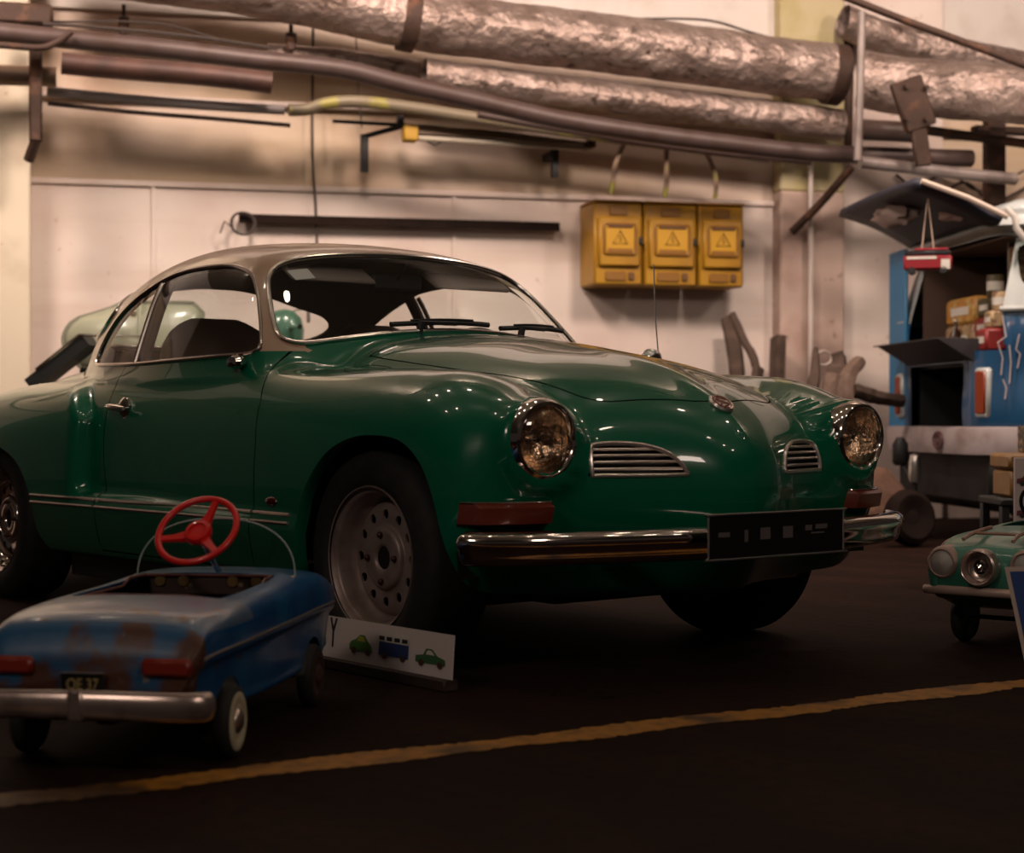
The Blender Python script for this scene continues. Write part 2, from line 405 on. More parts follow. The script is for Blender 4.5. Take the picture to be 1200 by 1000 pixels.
def tube_on(loop, r, name, m, parent=car, lift=.0, closed=True, it=3):
    lp = thin(loop, .012); 
    if closed: lp = smooth_loop(lp, it)
    N = grad_normals(np.array(lp)); lp = [tuple(np.array(p)+N[i]*lift) for i, p in enumerate(lp)]
    return MB().sweep(lp, r, 8, closed).build(name, m, parent)
def glass_part(mask, name, r):
    V, F = sub(mask, name, None, verts_only=True); loops = boundary_loops([tuple(v) for v in V], F)
    g = sub(mask, name, GLASS); tube_on(loops[0], r, 'chrome_surround', SATIN, g, .004); return g, loops[0]
wsg, _ = glass_part(m_ws, 'windshield', .0075)
glass_part(m_rw, 'rear_window', .007)
for sd in (right, ~right):
    front = m_side & sd & (x > -.285+(z-.85)*-.10); back = m_side & sd & ~(x > -.285+(z-.85)*-.10)
    V, F = sub(m_side & sd, 'w', None, verts_only=True); lp = boundary_loops([tuple(v) for v in V], F)[0]
    dg = sub(front, 'door_glass', GLASS); sub(back, 'quarter_glass', GLASS)
    tube_on(lp, .006, 'window_surround', SATIN, car, .004)
    sg = -1 if sd is right else 1
    pts = [(-.285-.10*(t)+0, 0, .852+t) for t in np.linspace(0, .283, 10)]
    O = [(p[0], 0, .52) for p in pts]; D = []
    for p in pts:
        w = .66-.4*(p[2]-.85); D.append((0, sg*w, p[2]-.52))
    P = shoot(O, D); dv = MB().sweep([tuple(p) for p in P], .009, 8).build('window_divider', SATIN, car); MB().sweep([(p[0]-.012, p[1]-sg*.035, p[2]) for p in P], .021, 8).build('divider_inner', LINING, dv)
# wheel-arch return flanges
for nm, poly, sg in (('f', ARF, -1), ('f', ARF, 1), ('r', ARR, -1), ('r', ARR, 1)):
    pts = [p for p in poly if p[1] > .21]; Wv = .80
    O = [(px_, 0, pz_) for px_, pz_ in pts]; P = shoot(O, [(0, sg, 0)]*len(pts)); g = []
    for p in P: g.append([tuple(p), (p[0], p[1]-sg*.012, p[2]-.003), (p[0], p[1]-sg*.04, p[2]+.0)])
    MB().grid(g).build('arch_flange', PAINT, car)
    # dark wheel well shell
    xc = sum(p[0] for p in pts)/len(pts); g = []
    for k in range(25):
        a = math.pi*(k/24); r = .37
        g.append([(xc+r*math.cos(a), sg*.765, .27+r*.96*math.sin(a)), (xc+r*math.cos(a), sg*.40, .27+r*.96*math.sin(a))])
    mw = MB().grid(g); mw.add([q[1] for q in g], [tuple(range(25))]); mw.build('wheel_well', BLACK, car)
# floor pan and valance underside
MB().box((.04,0,.185),(1.50,1.36,.13)).box((-.2,0,.22),(2.9,.95,.14)).box((1.2,0,.24),(.5,.6,.16),bev=.03).box((-1.3,0,.27),(.9,.7,.2),bev=.04).build('underbody', BLACK, car)
# grilles
GRIL = mat('polished_grille_trim', (.66,.58,.54), .30, .9)
for sg in (-1, 1):
    lp2 = [(p[0]*sg, p[1]) for p in GR]
    P = shoot([(.9, a, b) for a, b in lp2], [(1, 0, 0)]*len(lp2), 1.3, 200)
    gm = MB().sweep(smooth_loop([tuple(p) for p in P], 1), .0062, 8, True)
    g = gm.build('grille', GRIL, car)
    for zz in (.5375, .555, .5715, .587):
        ws_ = [w for w in np.linspace(.16,.45,120) if sdist(GR, np.array([w]), np.array([zz]))[0] < .001]
        w0, w1 = min(ws_), max(ws_); q = [(.9, sg*w, zz) for w in np.linspace(w0, w1, 12)]
        P = shoot(q, [(1,0,0)]*12, 1.3, 200); MB().sweep([tuple(p+np.array([-.004,0,0])) for p in P], .0040, 6).build('slat', GRIL, g)
    P = shoot([(.9, a, b) for a, b in lp2], [(1, 0, 0)]*len(lp2), 1.3, 200)
    bk = [tuple(p+np.array([-.03,0,0])) for p in P]; mb = MB().grid([[tuple(p), q] for p, q in zip(P, bk)], True); mb.add(bk, [tuple(range(len(bk)))]); mb.build('grille_backing', BLACK, g, smooth=False)
# headlights
LENS = mat('headlight_glass', (.9,.85,.8), .03, 0, 0, trans=1.0, ior=1.2)
REFL = mat('headlight_reflector', (.80,.62,.45), .18, 1.0, bump=(22,.8,.02))
for sg in (-1, 1):
    c = Vector((1.742, sg*.594, .612)); R = Matrix.Rotation(math.radians(2), 3, 'Y')
    h = MB().lathe([(.104,-.03),(.104,.0),(.1015,.018),(.096,.028),(.088,.031),(.083,.026),(.081,.012)], c, 'x', 56, R, caps=False).build('headlight', CHROME, car)
    MB().lathe([(.0005,-.052),(.03,-.048),(.06,-.03),(.076,-.008),(.082,.012)], c, 'x', 48, R, caps=False).build('reflector', REFL, h)
    MB().lathe([(.011,-.045),(.012,-.012),(.007,-.006),(.0,-.006)], c, 'x', 16, R).build('bulb', CHROME, h)
    MB().lathe([(.0,.040),(.02,.0395),(.045,.036),(.068,.029),(.083,.018)], c, 'x', 48, R, caps=False).build('lens', thin_glass('lamp_lens', (.93,.9,.86), .10), h)
    mb = MB()
    for k in range(-3, 4):
        w = k*.02; L_ = math.sqrt(max(.078**2-w*w, 0)); mb.sweep([c+Vector((.036-.22*(w*w+t*t)*4*.6, w, t)) for t in np.linspace(-L_*.92, L_*.92, 9)], .0012, 5)
    mb.build('lens_ribs', thin_glass('lamp_lens'), h)
# turn signals
AMBER = mat('amber_lens', (.14,.020,.007), .4, 0, .2, trans=0)
for sg in (-1, 1):
    g = []
    for w in np.linspace(.558,.775,14):
        row = []
        for zz in (.452,.458,.448,.408,.402):
            row.append((w, zz))
        g.append(row)
    O = [(1.0, sg*w, zz) for r_ in g for w, zz in r_]; P = shoot(O, [(1,0,0)]*len(O), 1.2, 220)
    L_ = [0,.012,.034,.034,.0]; G2 = []
    for i in range(14):
        e = 0 if i in (0, 13) else 1
        # lens bulges forward of the skin
        base = P[i*5:(i+1)*5]; G2.append([(base[j][0]+L_[j]*e, base[j][1], g[i][j][1] if j else g[i][j][1]-.001) for j in range(5)])
    ts = MB().grid(G2).build('turn_signal', AMBER, car)
    top = [(G2[i][1][0]+.001, G2[i][1][1], G2[i][1][2]+.002) for i in range(14)]; MB().sweep(top, .0028, 6).build('signal_trim', CHROME, ts)
# bumper
bp = [(1.690,.792),(1.715,.785),(1.755,.745),(1.808,.66),(1.86,.50),(1.905,.30),(1.93,.12),(1.934,0)]
bp = bp+[(a, -b) for a, b in reversed(bp[:-1])]; bp = smooth_poly(bp, 6, False)
prof = [(-.012,-.042),(.006,-.042),(.018,-.036),(.024,-.020),(.026,-.004),(.034,.004),(.036,.018),(.032,.030),(.020,.038),(-.002,.042),(-.012,.040)]
nb = len(bp); tp = [1 if 3 < i < nb-4 else .62+.38*min(i, nb-1-i)/4 for i in range(nb)]
MB().sweep([(a, b, .352) for a, b in bp], 0, prof=[(-a, b) for a, b in prof], up=(0,0,1), taper=tp).build('bumper', CHROME, car, auto=60)
for sg in (-1, 1): MB().box((1.80, sg*.42, .35), (.2,.03,.04)).build('bumper_bracket', BLACK, car)
# licence plate
pt = MB().box((1.982,0,.369),(.006,.505,.112),bev=.002).build('licence_plate', mat('black_plate', (.004,.004,.004), .35), car)
rr = smooth_poly([(.254,.0),(.254,.050),(.248,.056),(0,.056),(-.248,.056),(-.254,.05),(-.254,0),(-.254,-.05),(-.248,-.056),(0,-.056),(.248,-.056),(.254,-.05)], 3)
MB().sweep([(1.985, a, .369+b) for a, b in rr], .0028, 6, True).build('plate_frame', mat('dull_metal', (.30,.28,.27), .4, .8), pt)
GREY = mat('plate_paint', (.10,.085,.08), .5)
for (yy, zz, w, h) in ((-.2,.006,.04,.012),(-.12,.0,.012,.03),(-.05,.004,.036,.03),(.035,.004,.036,.03),(.115,.012,.026,.014),(.165,.014,.045,.012),(.15,-.002,.05,.004)):
    MB().box((1.9862, yy, .369+zz), (.002,w,h)).build('plate_mark', GREY, pt, smooth=False)
# emblem on the nose
def surf_top(xx, yy):
    P = shoot([(xx, yy, .5)], [(0,0,1)], 1.0, 200)[0]; return Vector(P), Vector(grad_normals(np.array([P]))[0])
p, n = surf_top(1.782, 0); q = n.to_track_quat('Z', 'Y').to_matrix()
em = MB().lathe([(.036,-.004),(.037,.004),(.033,.010),(.030,.0085),(.0,.0085)], p, 'z', 40, q).build('nose_emblem', GRIL, car)
mb = MB(); S_ = .021
for pts in ([(-.6,.75),(0,-.1),(.6,.75)], [(-.95,.3),(-.5,-.85),(0,-.05),(.5,-.85),(.95,.3)]):
    mb.sweep([p+q@Vector((-b*S_, a*S_, .0095)) for a, b in pts], .0018, 5)
mb.sweep([p+q@Vector((math.cos(t)*.026, math.sin(t)*.026, .0095)) for t in np.linspace(0, 2*math.pi, 25)[:-1]], .0015, 5, True)
mb.build('emblem_letters', mat('emblem_red_brown', (.30,.10,.07), .35), em)
# side strips
for sg in (-1, 1):
    for zz in (.400,.376):
        for (a, b) in ((-.755,-.292),(-.278,.686),(.70,.905)):
            xs = np.linspace(a, b, 24); P = shoot([(t, 0, zz) for t in xs], [(0, sg, 0)]*24, 1.2, 120)
            MB().sweep([tuple(p+np.array([0, sg*.003, 0])) for p in P], .0050, 6).build('side_strip', GRIL, car)
# door handles and key locks
for sg in (-1, 1):
    P = shoot([(-.22,0,.70),(-.27,0,.705),(-.16,0,.705)], [(0,sg,0)]*3, 1.2, 200)
    c = Vector(P[0]); h = MB().lathe([(.034,-.006),(.035,.006),(.028,.014),(.014,.024),(.013,.034)], c, 'y', 24, Matrix.Rotation(0,3,'Z') if sg > 0 else Matrix.Rotation(math.pi,3,'Z')).build('door_handle', CHROME, car)
    MB().sweep([c+Vector((-.075, sg*.028, .004)), c+Vector((-.04, sg*.038, .003)), c+Vector((0, sg*.042, 0)), c+Vector((.05, sg*.034, -.002))], .011, 8, taper=[.9,1,1,.6]).build('grip', GRIL, h)
    MB().lathe([(.026,-.006),(.027,.008),(.0,.012)], c+Vector((.006,0,-.046)), 'y', 20, Matrix.Rotation(0 if sg > 0 else math.pi,3,'Z')).build('escutcheon', mat('pink_chrome', (.75,.5,.45), .35, .8), h)
c = Vector(shoot([(.80,0,.433)], [(0,-1,0)], 1.2, 200)[0])
MB().lathe([(.022,-.003),(.02,.006),(.012,.011),(0,.012)], c, 'y', 20, Matrix.Diagonal((1.4,-1,.62))).build('side_marker', mat('dark_red_lens', (.05,.003,.002), .2), car)
for sg in (-1, 1):
    c = Vector(shoot([(.455,0,.834)], [(0,sg,0)], 1.2, 200)[0])
    mr = MB().lathe([(.0,.045),(.022,.042),(.030,.030),(.026,.012),(.012,-.002)], c, 'y', 20, Matrix.Diagonal((1.3,sg,.75))).build('mirror_base', CHROME, car)
# fender mirror head of the far side and antenna
p, n = surf_top(1.02, .47)
mh = MB().sweep([p-n*.004, p+Vector((0,.01,.035))], .006, 8).build('fender_mirror', CHROME, car)
MB().lathe([(.0,-.02),(.02,-.017),(.034,-.006),(.037,.004),(.034,.006),(.0,.004)], p+Vector((-.005,.012,.056)), 'x', 24, Matrix.Diagonal((-1,1.15,.8))).build('mirror_head', CHROME, mh)
p, n = surf_top(.93, .60)
an = MB().sweep([p, p+Vector((-.02,.0,.17)), p+Vector((-.03,-.0,.36))], .0022, 6).build('antenna', mat('dull_metal'), car)
# wipers
for (a, tip, mid) in (((.655,-.285),(.50,.02,.0),0), ((.655,.13),(.50,.44,.0),0)):
    P0 = Vector(shoot([(a[0], a[1], .5)], [(0,0,1)], 1, 200)[0])+Vector((.0,0,.0))
    def on_ws(yy, zz, l=.012):
        P = Vector(shoot([(-.2, yy, zz)], [(1,0,0)], 1.4, 200)[0]); N = Vector(grad_normals(np.array([tuple(P)]))[0]); return P+N*l
    w = MB().lathe([(.024,-.01),(.022,.018),(.012,.030),(0,.032)], P0, 'z', 16).build('wiper', BLACK, car)
    yy0 = a[1]; arm = [P0+Vector((0,0,.016)), on_ws(yy0+.13,.944,.024), on_ws(yy0+.26,.947,.020)]
    MB().sweep(arm, .011, 6, taper=[1.5,1.1,.7]).build('wiper_arm', BLACK, w)
    bl = [on_ws(yy0+t, .944+.012*math.sin((t-.03)*6), .014) for t in np.linspace(.03, .40, 12)]
    MB().sweep(bl, .009, 6).sweep([b+Vector((.004,0,.010)) for b in bl[2:-2]], .0035, 6).build('wiper_blade', BLACK, w)
# interior
def seat(yc):
    s = MB(); g = []
    for t in list(np.linspace(0, .9, 12))+[.93,.96,.98,1]:
        zz = .50+.51*t; xx = -.12-.20*t; ww = .25*(1-.02*t)*(1 if t < .55 else math.sqrt(max(1-((t-.55)/.475)**2.6, .04))); th = .055 if t < .9 else .045-.3*(t-.9)
        g.append([(xx+th*math.cos(a)*(1.1), yc+np.sign(math.sin(a))*abs(math.sin(a))**.45*ww, zz) for a in np.linspace(0, 2*math.pi, 25)])
    s.grid(g); n = len(s.V); s.add(g[-1][:-1], [tuple(range(24))]); 
    return s
for yc in (-.33, .33):
    st = seat(yc).build('seat_back', SEATM, car, merge=True); MB().box((.10, yc, .46), (.48,.48,.16), bev=.05).build('seat_cushion', SEATM, st)
MB().box((-.85, 0, .62), (.12,1.0,.40), Matrix.Rotation(-.3,3,'Y'), bev=.05).build('rear_seat', SEATM, car)
MB().box((.50, 0, .80), (.20,1.12,.13), bev=.04).build('dashboard', mat('dark_dashboard', (.012,.010,.009), .5), car)
swp = Vector((.22,.34,.80)); R = Matrix.Rotation(math.radians(-62), 3, 'Y')
mb = MB().sweep([swp+R@Vector((math.cos(t)*.19, math.sin(t)*.19, 0)) for t in np.linspace(0, 2*math.pi, 41)[:-1]], .011, 8, True)
for t in (0.3, math.pi-.3): mb.sweep([swp, swp+R@Vector((math.sin(t-math.pi/2)*.18, math.cos(t-math.pi/2)*.18, 0))], .012, 8)
mb.sweep([swp, swp+Vector((.28,0,-.14))], .02, 8); mb.build('steering_wheel', BLACK, car)
MB().box((.30, 0, 1.115), (.02,.20,.055), bev=.01).sweep([(.30,0,1.12),(.36,0,1.17)], .006, 6).build('rear_view_mirror', BLACK, car)
for sg in (-1, 1): MB().box((.315, sg*.28, 1.128), (.10,.32,.014), Matrix.Rotation(.55,3,'Y'), bev=.006).build('sun_visor', mat('visor_vinyl', (.24,.19,.17), .7), car)
st = []
for yy, zz in ((-.452,1.128),(-.388,1.137),(-.382,1.105),(-.446,1.096)):
    P = shoot([(-.2, yy, zz)], [(1,0,0)], 1.4, 200)[0]; st.append(tuple(P-np.array([.004,0,0])))
mesh_obj('window_sticker', st, [(0,1,2,3)], mat('sticker_paper', (.62,.60,.58), .7), car)
# wheels
RIM = mat('silver_rim_paint', (.34,.26,.235), .45, .35, noise=(14,(.22,.15,.13),.45,.75,5))
def wheel(x0, sg, yl, H, rim_m, steer=0):
    w = bpy.data.objects.new('wheel', None); COL.objects.link(w); w.parent = car; w.location = (x0, yl, H); w.rotation_euler = (0, 0, (0 if sg < 0 else math.pi)+steer)
    # local: outward is -y
    MB().lathe([(.193,.006),(.200,-.002),(.222,-.010),(.262,-.006),(.286,.010),(.2945,.030),(.296,.10),(.2945,.165),(.284,.188),(.255,.200),(.21,.198),(.19,.19)], (0,0,0), 'y', 72, caps=False).build('tyre', TYRE, w)
    bmw = bmesh.new(); prof = [(.034,.052),(.040,.046),(.060,.046),(.076,.046),(.082,.058),(.092,.062),(.104,.060),(.117,.0585),(.130,.060),(.142,.066),(.152,.078)]
    prof = smooth_poly(prof, 4, False); nS = 144; rows = []
    for r, h in prof: rows.append([bmw.verts.new((r*math.cos(2*math.pi*k/nS), h, r*math.sin(2*math.pi*k/nS))) for k in range(nS)])
    for i in range(len(rows)-1):
        for k in range(nS): bmw.faces.new((rows[i][k], rows[i][(k+1) % nS], rows[i+1][(k+1) % nS], rows[i+1][k]))
    hs = [(.117*math.cos(2*math.pi*(k+.0)/12), .117*math.sin(2*math.pi*k/12)) for k in range(12)]
    fh = lambda x, y, z: np.min([np.hypot(x-a, (z-b))-.0125 for a, b in hs], axis=0)
    cut(bmw, fh); dl = [f for f in bmw.faces if fh(*[np.array([c]) for c in f.calc_center_median()])[0] < 0]
    bmesh.ops.delete(bmw, geom=dl, context='FACES'); bmesh.ops.solidify(bmw, geom=bmw.faces[:], thickness=.005)
    bmesh.ops.recalc_face_normals(bmw, faces=bmw.faces); me = bpy.data.meshes.new('wheel_disc'); bmw.to_mesh(me); bmw.free()
    for p_ in me.polygons: p_.use_smooth = True
    me.set_sharp_from_angle(angle=.7); me.materials.append(rim_m); d = bpy.data.objects.new('wheel_disc', me); COL.objects.link(d); d.parent = w
    MB().lathe([(.190,.000),(.1935,-.002),(.195,.004),(.190,.012),(.180,.016),(.174,.022),(.170,.05),(.160,.07),(.150,.082),(.150,.17),(.188,.185)], (0,0,0), 'y', 72, caps=False).build('rim', rim_m, w)
    MB().lathe([(.034,.10),(.036,.052),(.034,.0515)], (0,0,0), 'y', 32).lathe([(0,.075),(.034,.075)], (0,0,0), 'y', 32).build('hub_bore', BLACK, w)
    for k in range(4): 
        a = math.pi/2*k+.03; MB().lathe([(.0,.028),(.006,.030),(.0085,.034),(.0085,.048)], (.062*math.cos(a), 0, .062*math.sin(a)), 'y', 10).build('wheel_bolt', mat('bolt_steel', (.10,.05,.04), .5, .8), w)
    MB().lathe([(0,.10),(.148,.10)], (0,0,0), 'y', 32).build('brake_drum', BLACK, w)
    return w
wheel(1.2, -1, -.729, .293, RIM); wheel(1.2, 1, .729, .293, RIM)
wheel(-1.2, -1, -.748, .293, CHROME); wheel(-1.2, 1, .748, .293, CHROME)
# ================================================================ the hall
FWH = Vector((math.cos(YAW), math.sin(YAW), 0)); G0 = Vector((CX, CY, 0))
def cw(X, Z, h=0): return G0+RT*X+FWH*Z+Vector((0,0,h))
WA = math.radians(14.1); A_ = RT*math.cos(WA)+FWH*math.sin(WA); N_ = RT*math.sin(WA)-FWH*math.cos(WA)   # along the wall, out of the wall
OW = cw(0, 10.90); WRZ = math.atan2(A_.y, A_.x)
def wp(u, v, off):
    """wall coordinates (along, -out, up) of the point seen at (u, v) on the plane `off` in front of the wall"""
    d = ray(u, v); t = ((OW+N_*off-CAM).dot(N_))/d.dot(N_); p = CAM+d*t; q = p-OW; return Vector((q.dot(A_), -off, p.z))
def wthing(name, label, cat, base, group=None):
    return thing(name, label, cat, OW+A_*base[0]-N_*base[1]+Vector((0,0,base[2])), WRZ, group)
def rel(base, pts): return [Vector(p)-Vector(base) for p in pts]
PLASTER = mat('aged_wall_paint', (.64,.545,.49), .85, noise=[(1.1,(.50,.37,.325),.42,.72,8),((.5,.5,5),(.52,.40,.34),.5,.8,4),(14,(.36,.25,.19),.66,.80,6)], bump=(9,.25,.01))
PLASTER2 = mat('stained_upper_wall_paint', (.55,.43,.355), .85, noise=[((.35,.35,2.2),(.46,.34,.22),.45,.62,6),(1.7,(.38,.25,.17),.5,.75,8)], bump=(9,.25,.01))
PLASTER3 = mat('cream_pillar_paint', (.66,.57,.44), .8, noise=[(2.2,(.50,.40,.30),.55,.75,8),(16,(.30,.2,.13),.68,.8,6)], bump=(9,.2,.01))
PLASTER4 = mat('pink_pillar_paint', (.44,.32,.27), .8, noise=[(3,(.33,.22,.18),.5,.7,8),(11,(.16,.10,.07),.66,.78,6)], bump=(9,.2,.01))
FLOORM = mat('dark_stained_floor', (.0150,.0070,.0050), .8, spec=.05, noise=[((1.2,3.5,1),(.025,.011,.007),.45,.7,8),(26,(.006,.004,.0035),.5,.75,8)], bump=(18,.35,.006))
def wallbox(name, a0, a1, o0, o1, z0, z1, m, bev=0):
    c = ((a0+a1)/2, -(o0+o1)/2, (z0+z1)/2); o = MB().box(c, (abs(a1-a0), abs(o1-o0), z1-z0), bev=bev).build(name, m, None, smooth=False, loc=OW, rz=WRZ); o['kind'] = 'structure'; return o
# floor
fl = MB().add([(-14,-9,0),(12,-9,0),(12,16,0),(-14,16,0)], [(0,1,2,3)]).build('floor', FLOORM, smooth=False); fl['kind'] = 'structure'
zl = wp(900, 236, .0).z
wallbox('wall_back', -7, 9, -.25, 0, 0, zl, PLASTER)
wallbox('wall_upper', -7, 9, -.25, -.012, zl, 4.3, PLASTER2)
wallbox('trim_1', -7, 9, -.012, .022, zl-.035, zl+.0, PLASTER, .006)
wallbox('trim_2', -7, 9, -.02, .05, zl+.47, zl+.50, PLASTER, .006)
wallbox('trim_3', -7, 9, -.02, .03, zl+1.0, 4.3, mat('pale_band_paint', (.56,.50,.46), .85, noise=(3,(.44,.37,.32),.5,.75,6)))
pl = wp(35, 300, .30)
wallbox('wall_left_pillar', pl.x-1.3, pl.x, 0, .30, 0, 4.3, PLASTER3, .01)
b0 = wp(905, 300, 0).x
q0 = wp(990, 300, .14).x
wallbox('wall_right_pillar', b0, q0, 0, .14, 0, 2.13, PLASTER4, .012)
wallbox('wall_right_panel', q0, q0+.75, 0, .05, 0, 4.3, PLASTER, .006)
wallbox('trim_4', b0, q0, 0, .14, 2.13, 4.3, mat('olive_pillar_paint', (.42,.35,.21), .8, noise=(5,(.37,.31,.15),.45,.65,6)), .012)
for k, u in enumerate((180, 532)):
    w = wp(u, 300, .0); wallbox('trim_%d' % (5+k), w.x-.012, w.x+.012, -.01, .012, 0, zl-.03, PLASTER)
ce = MB().box((0,0,4.4), (26,26,.2)).build('ceiling', mat('ceiling_paint', (.30,.26,.22), .9), smooth=False, loc=cw(0,3)); ce['kind'] = 'structure'
# ---- yellow painted line on the floor
def strip_pts(w):
    a = on_floor(-260, 970); b = on_floor(1420, 776); d = (b-a).normalized(); n = Vector((-d.y, d.x, 0)); L_ = (b-a).length; V = []; F = []; rnd = random.Random(3); m = 260
    for i in range(m+1):
        p = a+d*(L_*i/m); j1 = rnd.uniform(-.008,.008)+.012*math.sin(i*.11); j2 = rnd.uniform(-.008,.008)+.01*math.sin(i*.17+1)
        V += [tuple(p+n*(w/2+j1)+Vector((0,0,.002))), tuple(p-n*(w/2+j2)+Vector((0,0,.002)))]
        if i: F.append((2*i-2, 2*i-1, 2*i+1, 2*i))
    return V, F
V, F = strip_pts(.105)
yl = mesh_obj('floor_line', V, F, mat('worn_yellow_paint', (.33,.135,.008), .6, noise=[(3.0,(.05,.022,.006),.53,.60,7),(26,(.13,.055,.006),.45,.7,5)], bump=(40,.3,.003)), smooth=False); yl['kind'] = 'structure'
# ---- pipes
FOIL = mat('crumpled_foil_wrap', (.30,.225,.195), .46, .62, noise=[(4,(.20,.14,.115),.45,.7,6),(13,(.07,.045,.035),.60,.72,7)], bump=((6,6,6),.8,.09))
RUST = mat('rusty_brown_pipe', (.072,.046,.041), .5, .25, noise=(7,(.055,.030,.022),.45,.7,6))
RUST2 = mat('dark_rusty_iron', (.045,.022,.014), .7, .3, noise=(9,(.13,.055,.028),.55,.72,6), bump=(20,.5,.01))
GREYP = mat('grey_pipe_paint', (.20,.16,.145), .45, .2, noise=(6,(.12,.09,.08),.5,.7,5))
OLIVE = mat('olive_pipe_paint', (.19,.15,.10), .5, .1, noise=(6,(.28,.24,.06),.58,.66,5))
def pipe(name, label, cat, pts, r, m, group=None, n=10, seg=18, crumple=0, foil=False):
    """pts = [(u, v, off)]"""
    P = [wp(*p) for p in pts]; P = [Vector(p) for p in smooth_poly(P, n, False)]; base = P[0].copy()
    t = wthing(name, label, cat, base, group) if foil else None
    Q = rel(base, P)
    mb = MB()
    if crumple:
        # resample and wrinkle the wrap
        L_ = [0]
        for a, b in zip(Q, Q[1:]): L_.append(L_[-1]+(b-a).length)
        m_ = int(L_[-1]/.035); R_ = []
        for i in range(m_+1):
            s = L_[-1]*i/m_; k = max(j for j in range(len(L_)) if L_[j] <= s+1e-9); k = min(k, len(Q)-2); f = (s-L_[k])/max(L_[k+1]-L_[k], 1e-9); R_.append(Q[k].lerp(Q[k+1], f))
        from mathutils import noise as NZ
        T = (R_[-1]-R_[0]).normalized(); up = Vector((0,0,1)); sd = T.cross(up).normalized(); up = sd.cross(T); g = []
        for i, c in enumerate(R_):
            row = []
            for k in range(49):
                a = 2*math.pi*k/48; s = i*.035
                nz = NZ.noise(Vector((s*5, math.cos(a)*1.6+3, math.sin(a)*1.6)))*.6+NZ.ridged_multi_fractal(Vector((s*3+1.1*a, math.cos(a)*1.2, math.sin(a)*1.2)), 1, 2, 3, 1, 2)*.35+NZ.noise(Vector((s*14, math.cos(a)*5, math.sin(a)*5)))*.35
                if k == 48: row.append(row[0]); continue
                rr_ = r*(1+crumple*(nz-.3)); row.append(c+sd*math.cos(a)*rr_+up*math.sin(a)*rr_)
            g.append(row)
        mb.grid(g); 
    else: mb.sweep(Q, r, seg)
    if t: return mb.build('foil_wrap', m, t, merge=True, auto=60), t, base
    o = mb.build(name, m, None, loc=OW+A_*base[0]-N_*base[1]+Vector((0,0,base[2])), rz=WRZ); tag(o, label, cat, group); return o, o, base
o, duct, db = pipe('insulated_duct', 'fat foil-wrapped duct, topmost run along the wall', 'duct', [(40,-48,.62),(200,-30,.62),(330,-11,.62),(480,22,.62),(600,38,.62),(750,56,.62),(880,74,.62),(972,85,.62)], .172, FOIL, crumple=.085, foil=True)
c = wp(479, 23, .62); MB().sweep(rel(db, [c+Vector((-.045,0,.006)), c+Vector((.045,0,-.006))]), .186, 32).build('joint_collar', RUST2, duct)
c = wp(975, 87, .62); MB().sweep(rel(db, [c+Vector((-.03,0,.004)), c+Vector((.06,0,-.006))]), .187, 32).build('end_collar', RUST2, duct)
o, d2, d2b = pipe('insulated_duct', 'fat crumpled foil duct right of the rusty flange above the van', 'duct', [(1006,92,.72),(1035,97,.78),(1080,104,.90),(1150,108,1.15),(1240,116,1.3),(1330,124,1.4)], .172, FOIL, crumple=.09, foil=True)
o, d3, d3b = pipe('insulated_duct', 'slim foil-wrapped pipe running just under the topmost duct', 'duct', [(497,88,.52),(600,101,.52),(750,119,.52),(900,136,.52),(985,147,.52)], .098, FOIL, crumple=.085, foil=True)
o, d4, d4b = pipe('insulated_duct', 'dusty foil duct at the upper right, above the fat crumpled one', 'duct', [(988,25,.30),(1050,48,.30),(1130,66,.30),(1240,88,.30)], .105, FOIL, crumple=.12, foil=True)
o, d5, d5b = pipe('insulated_duct', 'thin ragged foil-wrapped pipe behind the thick dark pipe at upper left', 'duct', [(312,62,.35),(370,66,.35),(430,72,.35),(492,82,.35)], .055, FOIL, crumple=.16, foil=True)
pipe('pipe', 'thick dark brown pipe sagging along the whole wall, nearest of the pipes', 'pipe', [(-420,4,.85),(-200,20,.85),(-60,32,.85),(0,38,.85),(83,46,.85),(200,58,.85),(300,70,.85),(400,81,.85),(470,98,.85),(550,116,.85),(650,139,.85),(750,155,.85),(850,168,.85),(950,179,.85),(1050,183,.85),(1138,186,.85)], .053, RUST)
pipe('pipe', 'wide red-brown pipe just below the thick dark pipe at upper left', 'pipe', [(72,74,.55),(150,81,.55),(240,88,.55),(318,97,.55)], .062, mat('red_brown_pipe', (.10,.048,.036), .55, .2, noise=(6,(.06,.03,.025),.45,.7,5)))
pipe('pipe', 'blue-grey conduit that bends up into the olive pipe', 'pipe', [(55,107,.42),(150,116,.42),(250,124,.42),(333,129,.42)], .028, mat('blue_grey_conduit', (.26,.22,.215), .5, .1))
pipe('pipe', 'thin brown conduit below the blue-grey one on the left', 'pipe', [(56,121,.40),(150,131,.40),(250,139,.40),(340,147,.40)], .013, RUST)
pipe('pipe', 'olive and brown pipe curving under the thick dark pipe in mid-wall', 'pipe', [(338,129,.42),(360,128,.42),(383,121,.44),(420,119,.46),(480,126,.46),(583,142,.46),(680,156,.46),(800,171,.46),(900,184,.46)], .036, OLIVE)
pipe('pipe', 'slim pipe hugging the underside of the thick dark pipe near the yellow boxes', 'pipe', [(560,134,.6),(650,150,.6),(750,166,.6),(850,179,.6),(950,189,.6)], .022, RUST)
pipe('pipe', 'brown pipe end with rusty flange in front of the left pillar', 'pipe', [(-420,86,.55),(-60,88,.55),(0,88,.55),(40,89,.55),(66,90,.55)], .056, mat('brown_painted_pipe', (.16,.095,.06), .45, .2))
pipe('pipe', 'rusty bent tube curling up at the end of the left pillar pipe', 'pipe', [(-380,50,.95),(-40,52,.95),(0,53,.95),(45,56,.95),(66,50,.95),(84,37,.95)], .018, RUST2)
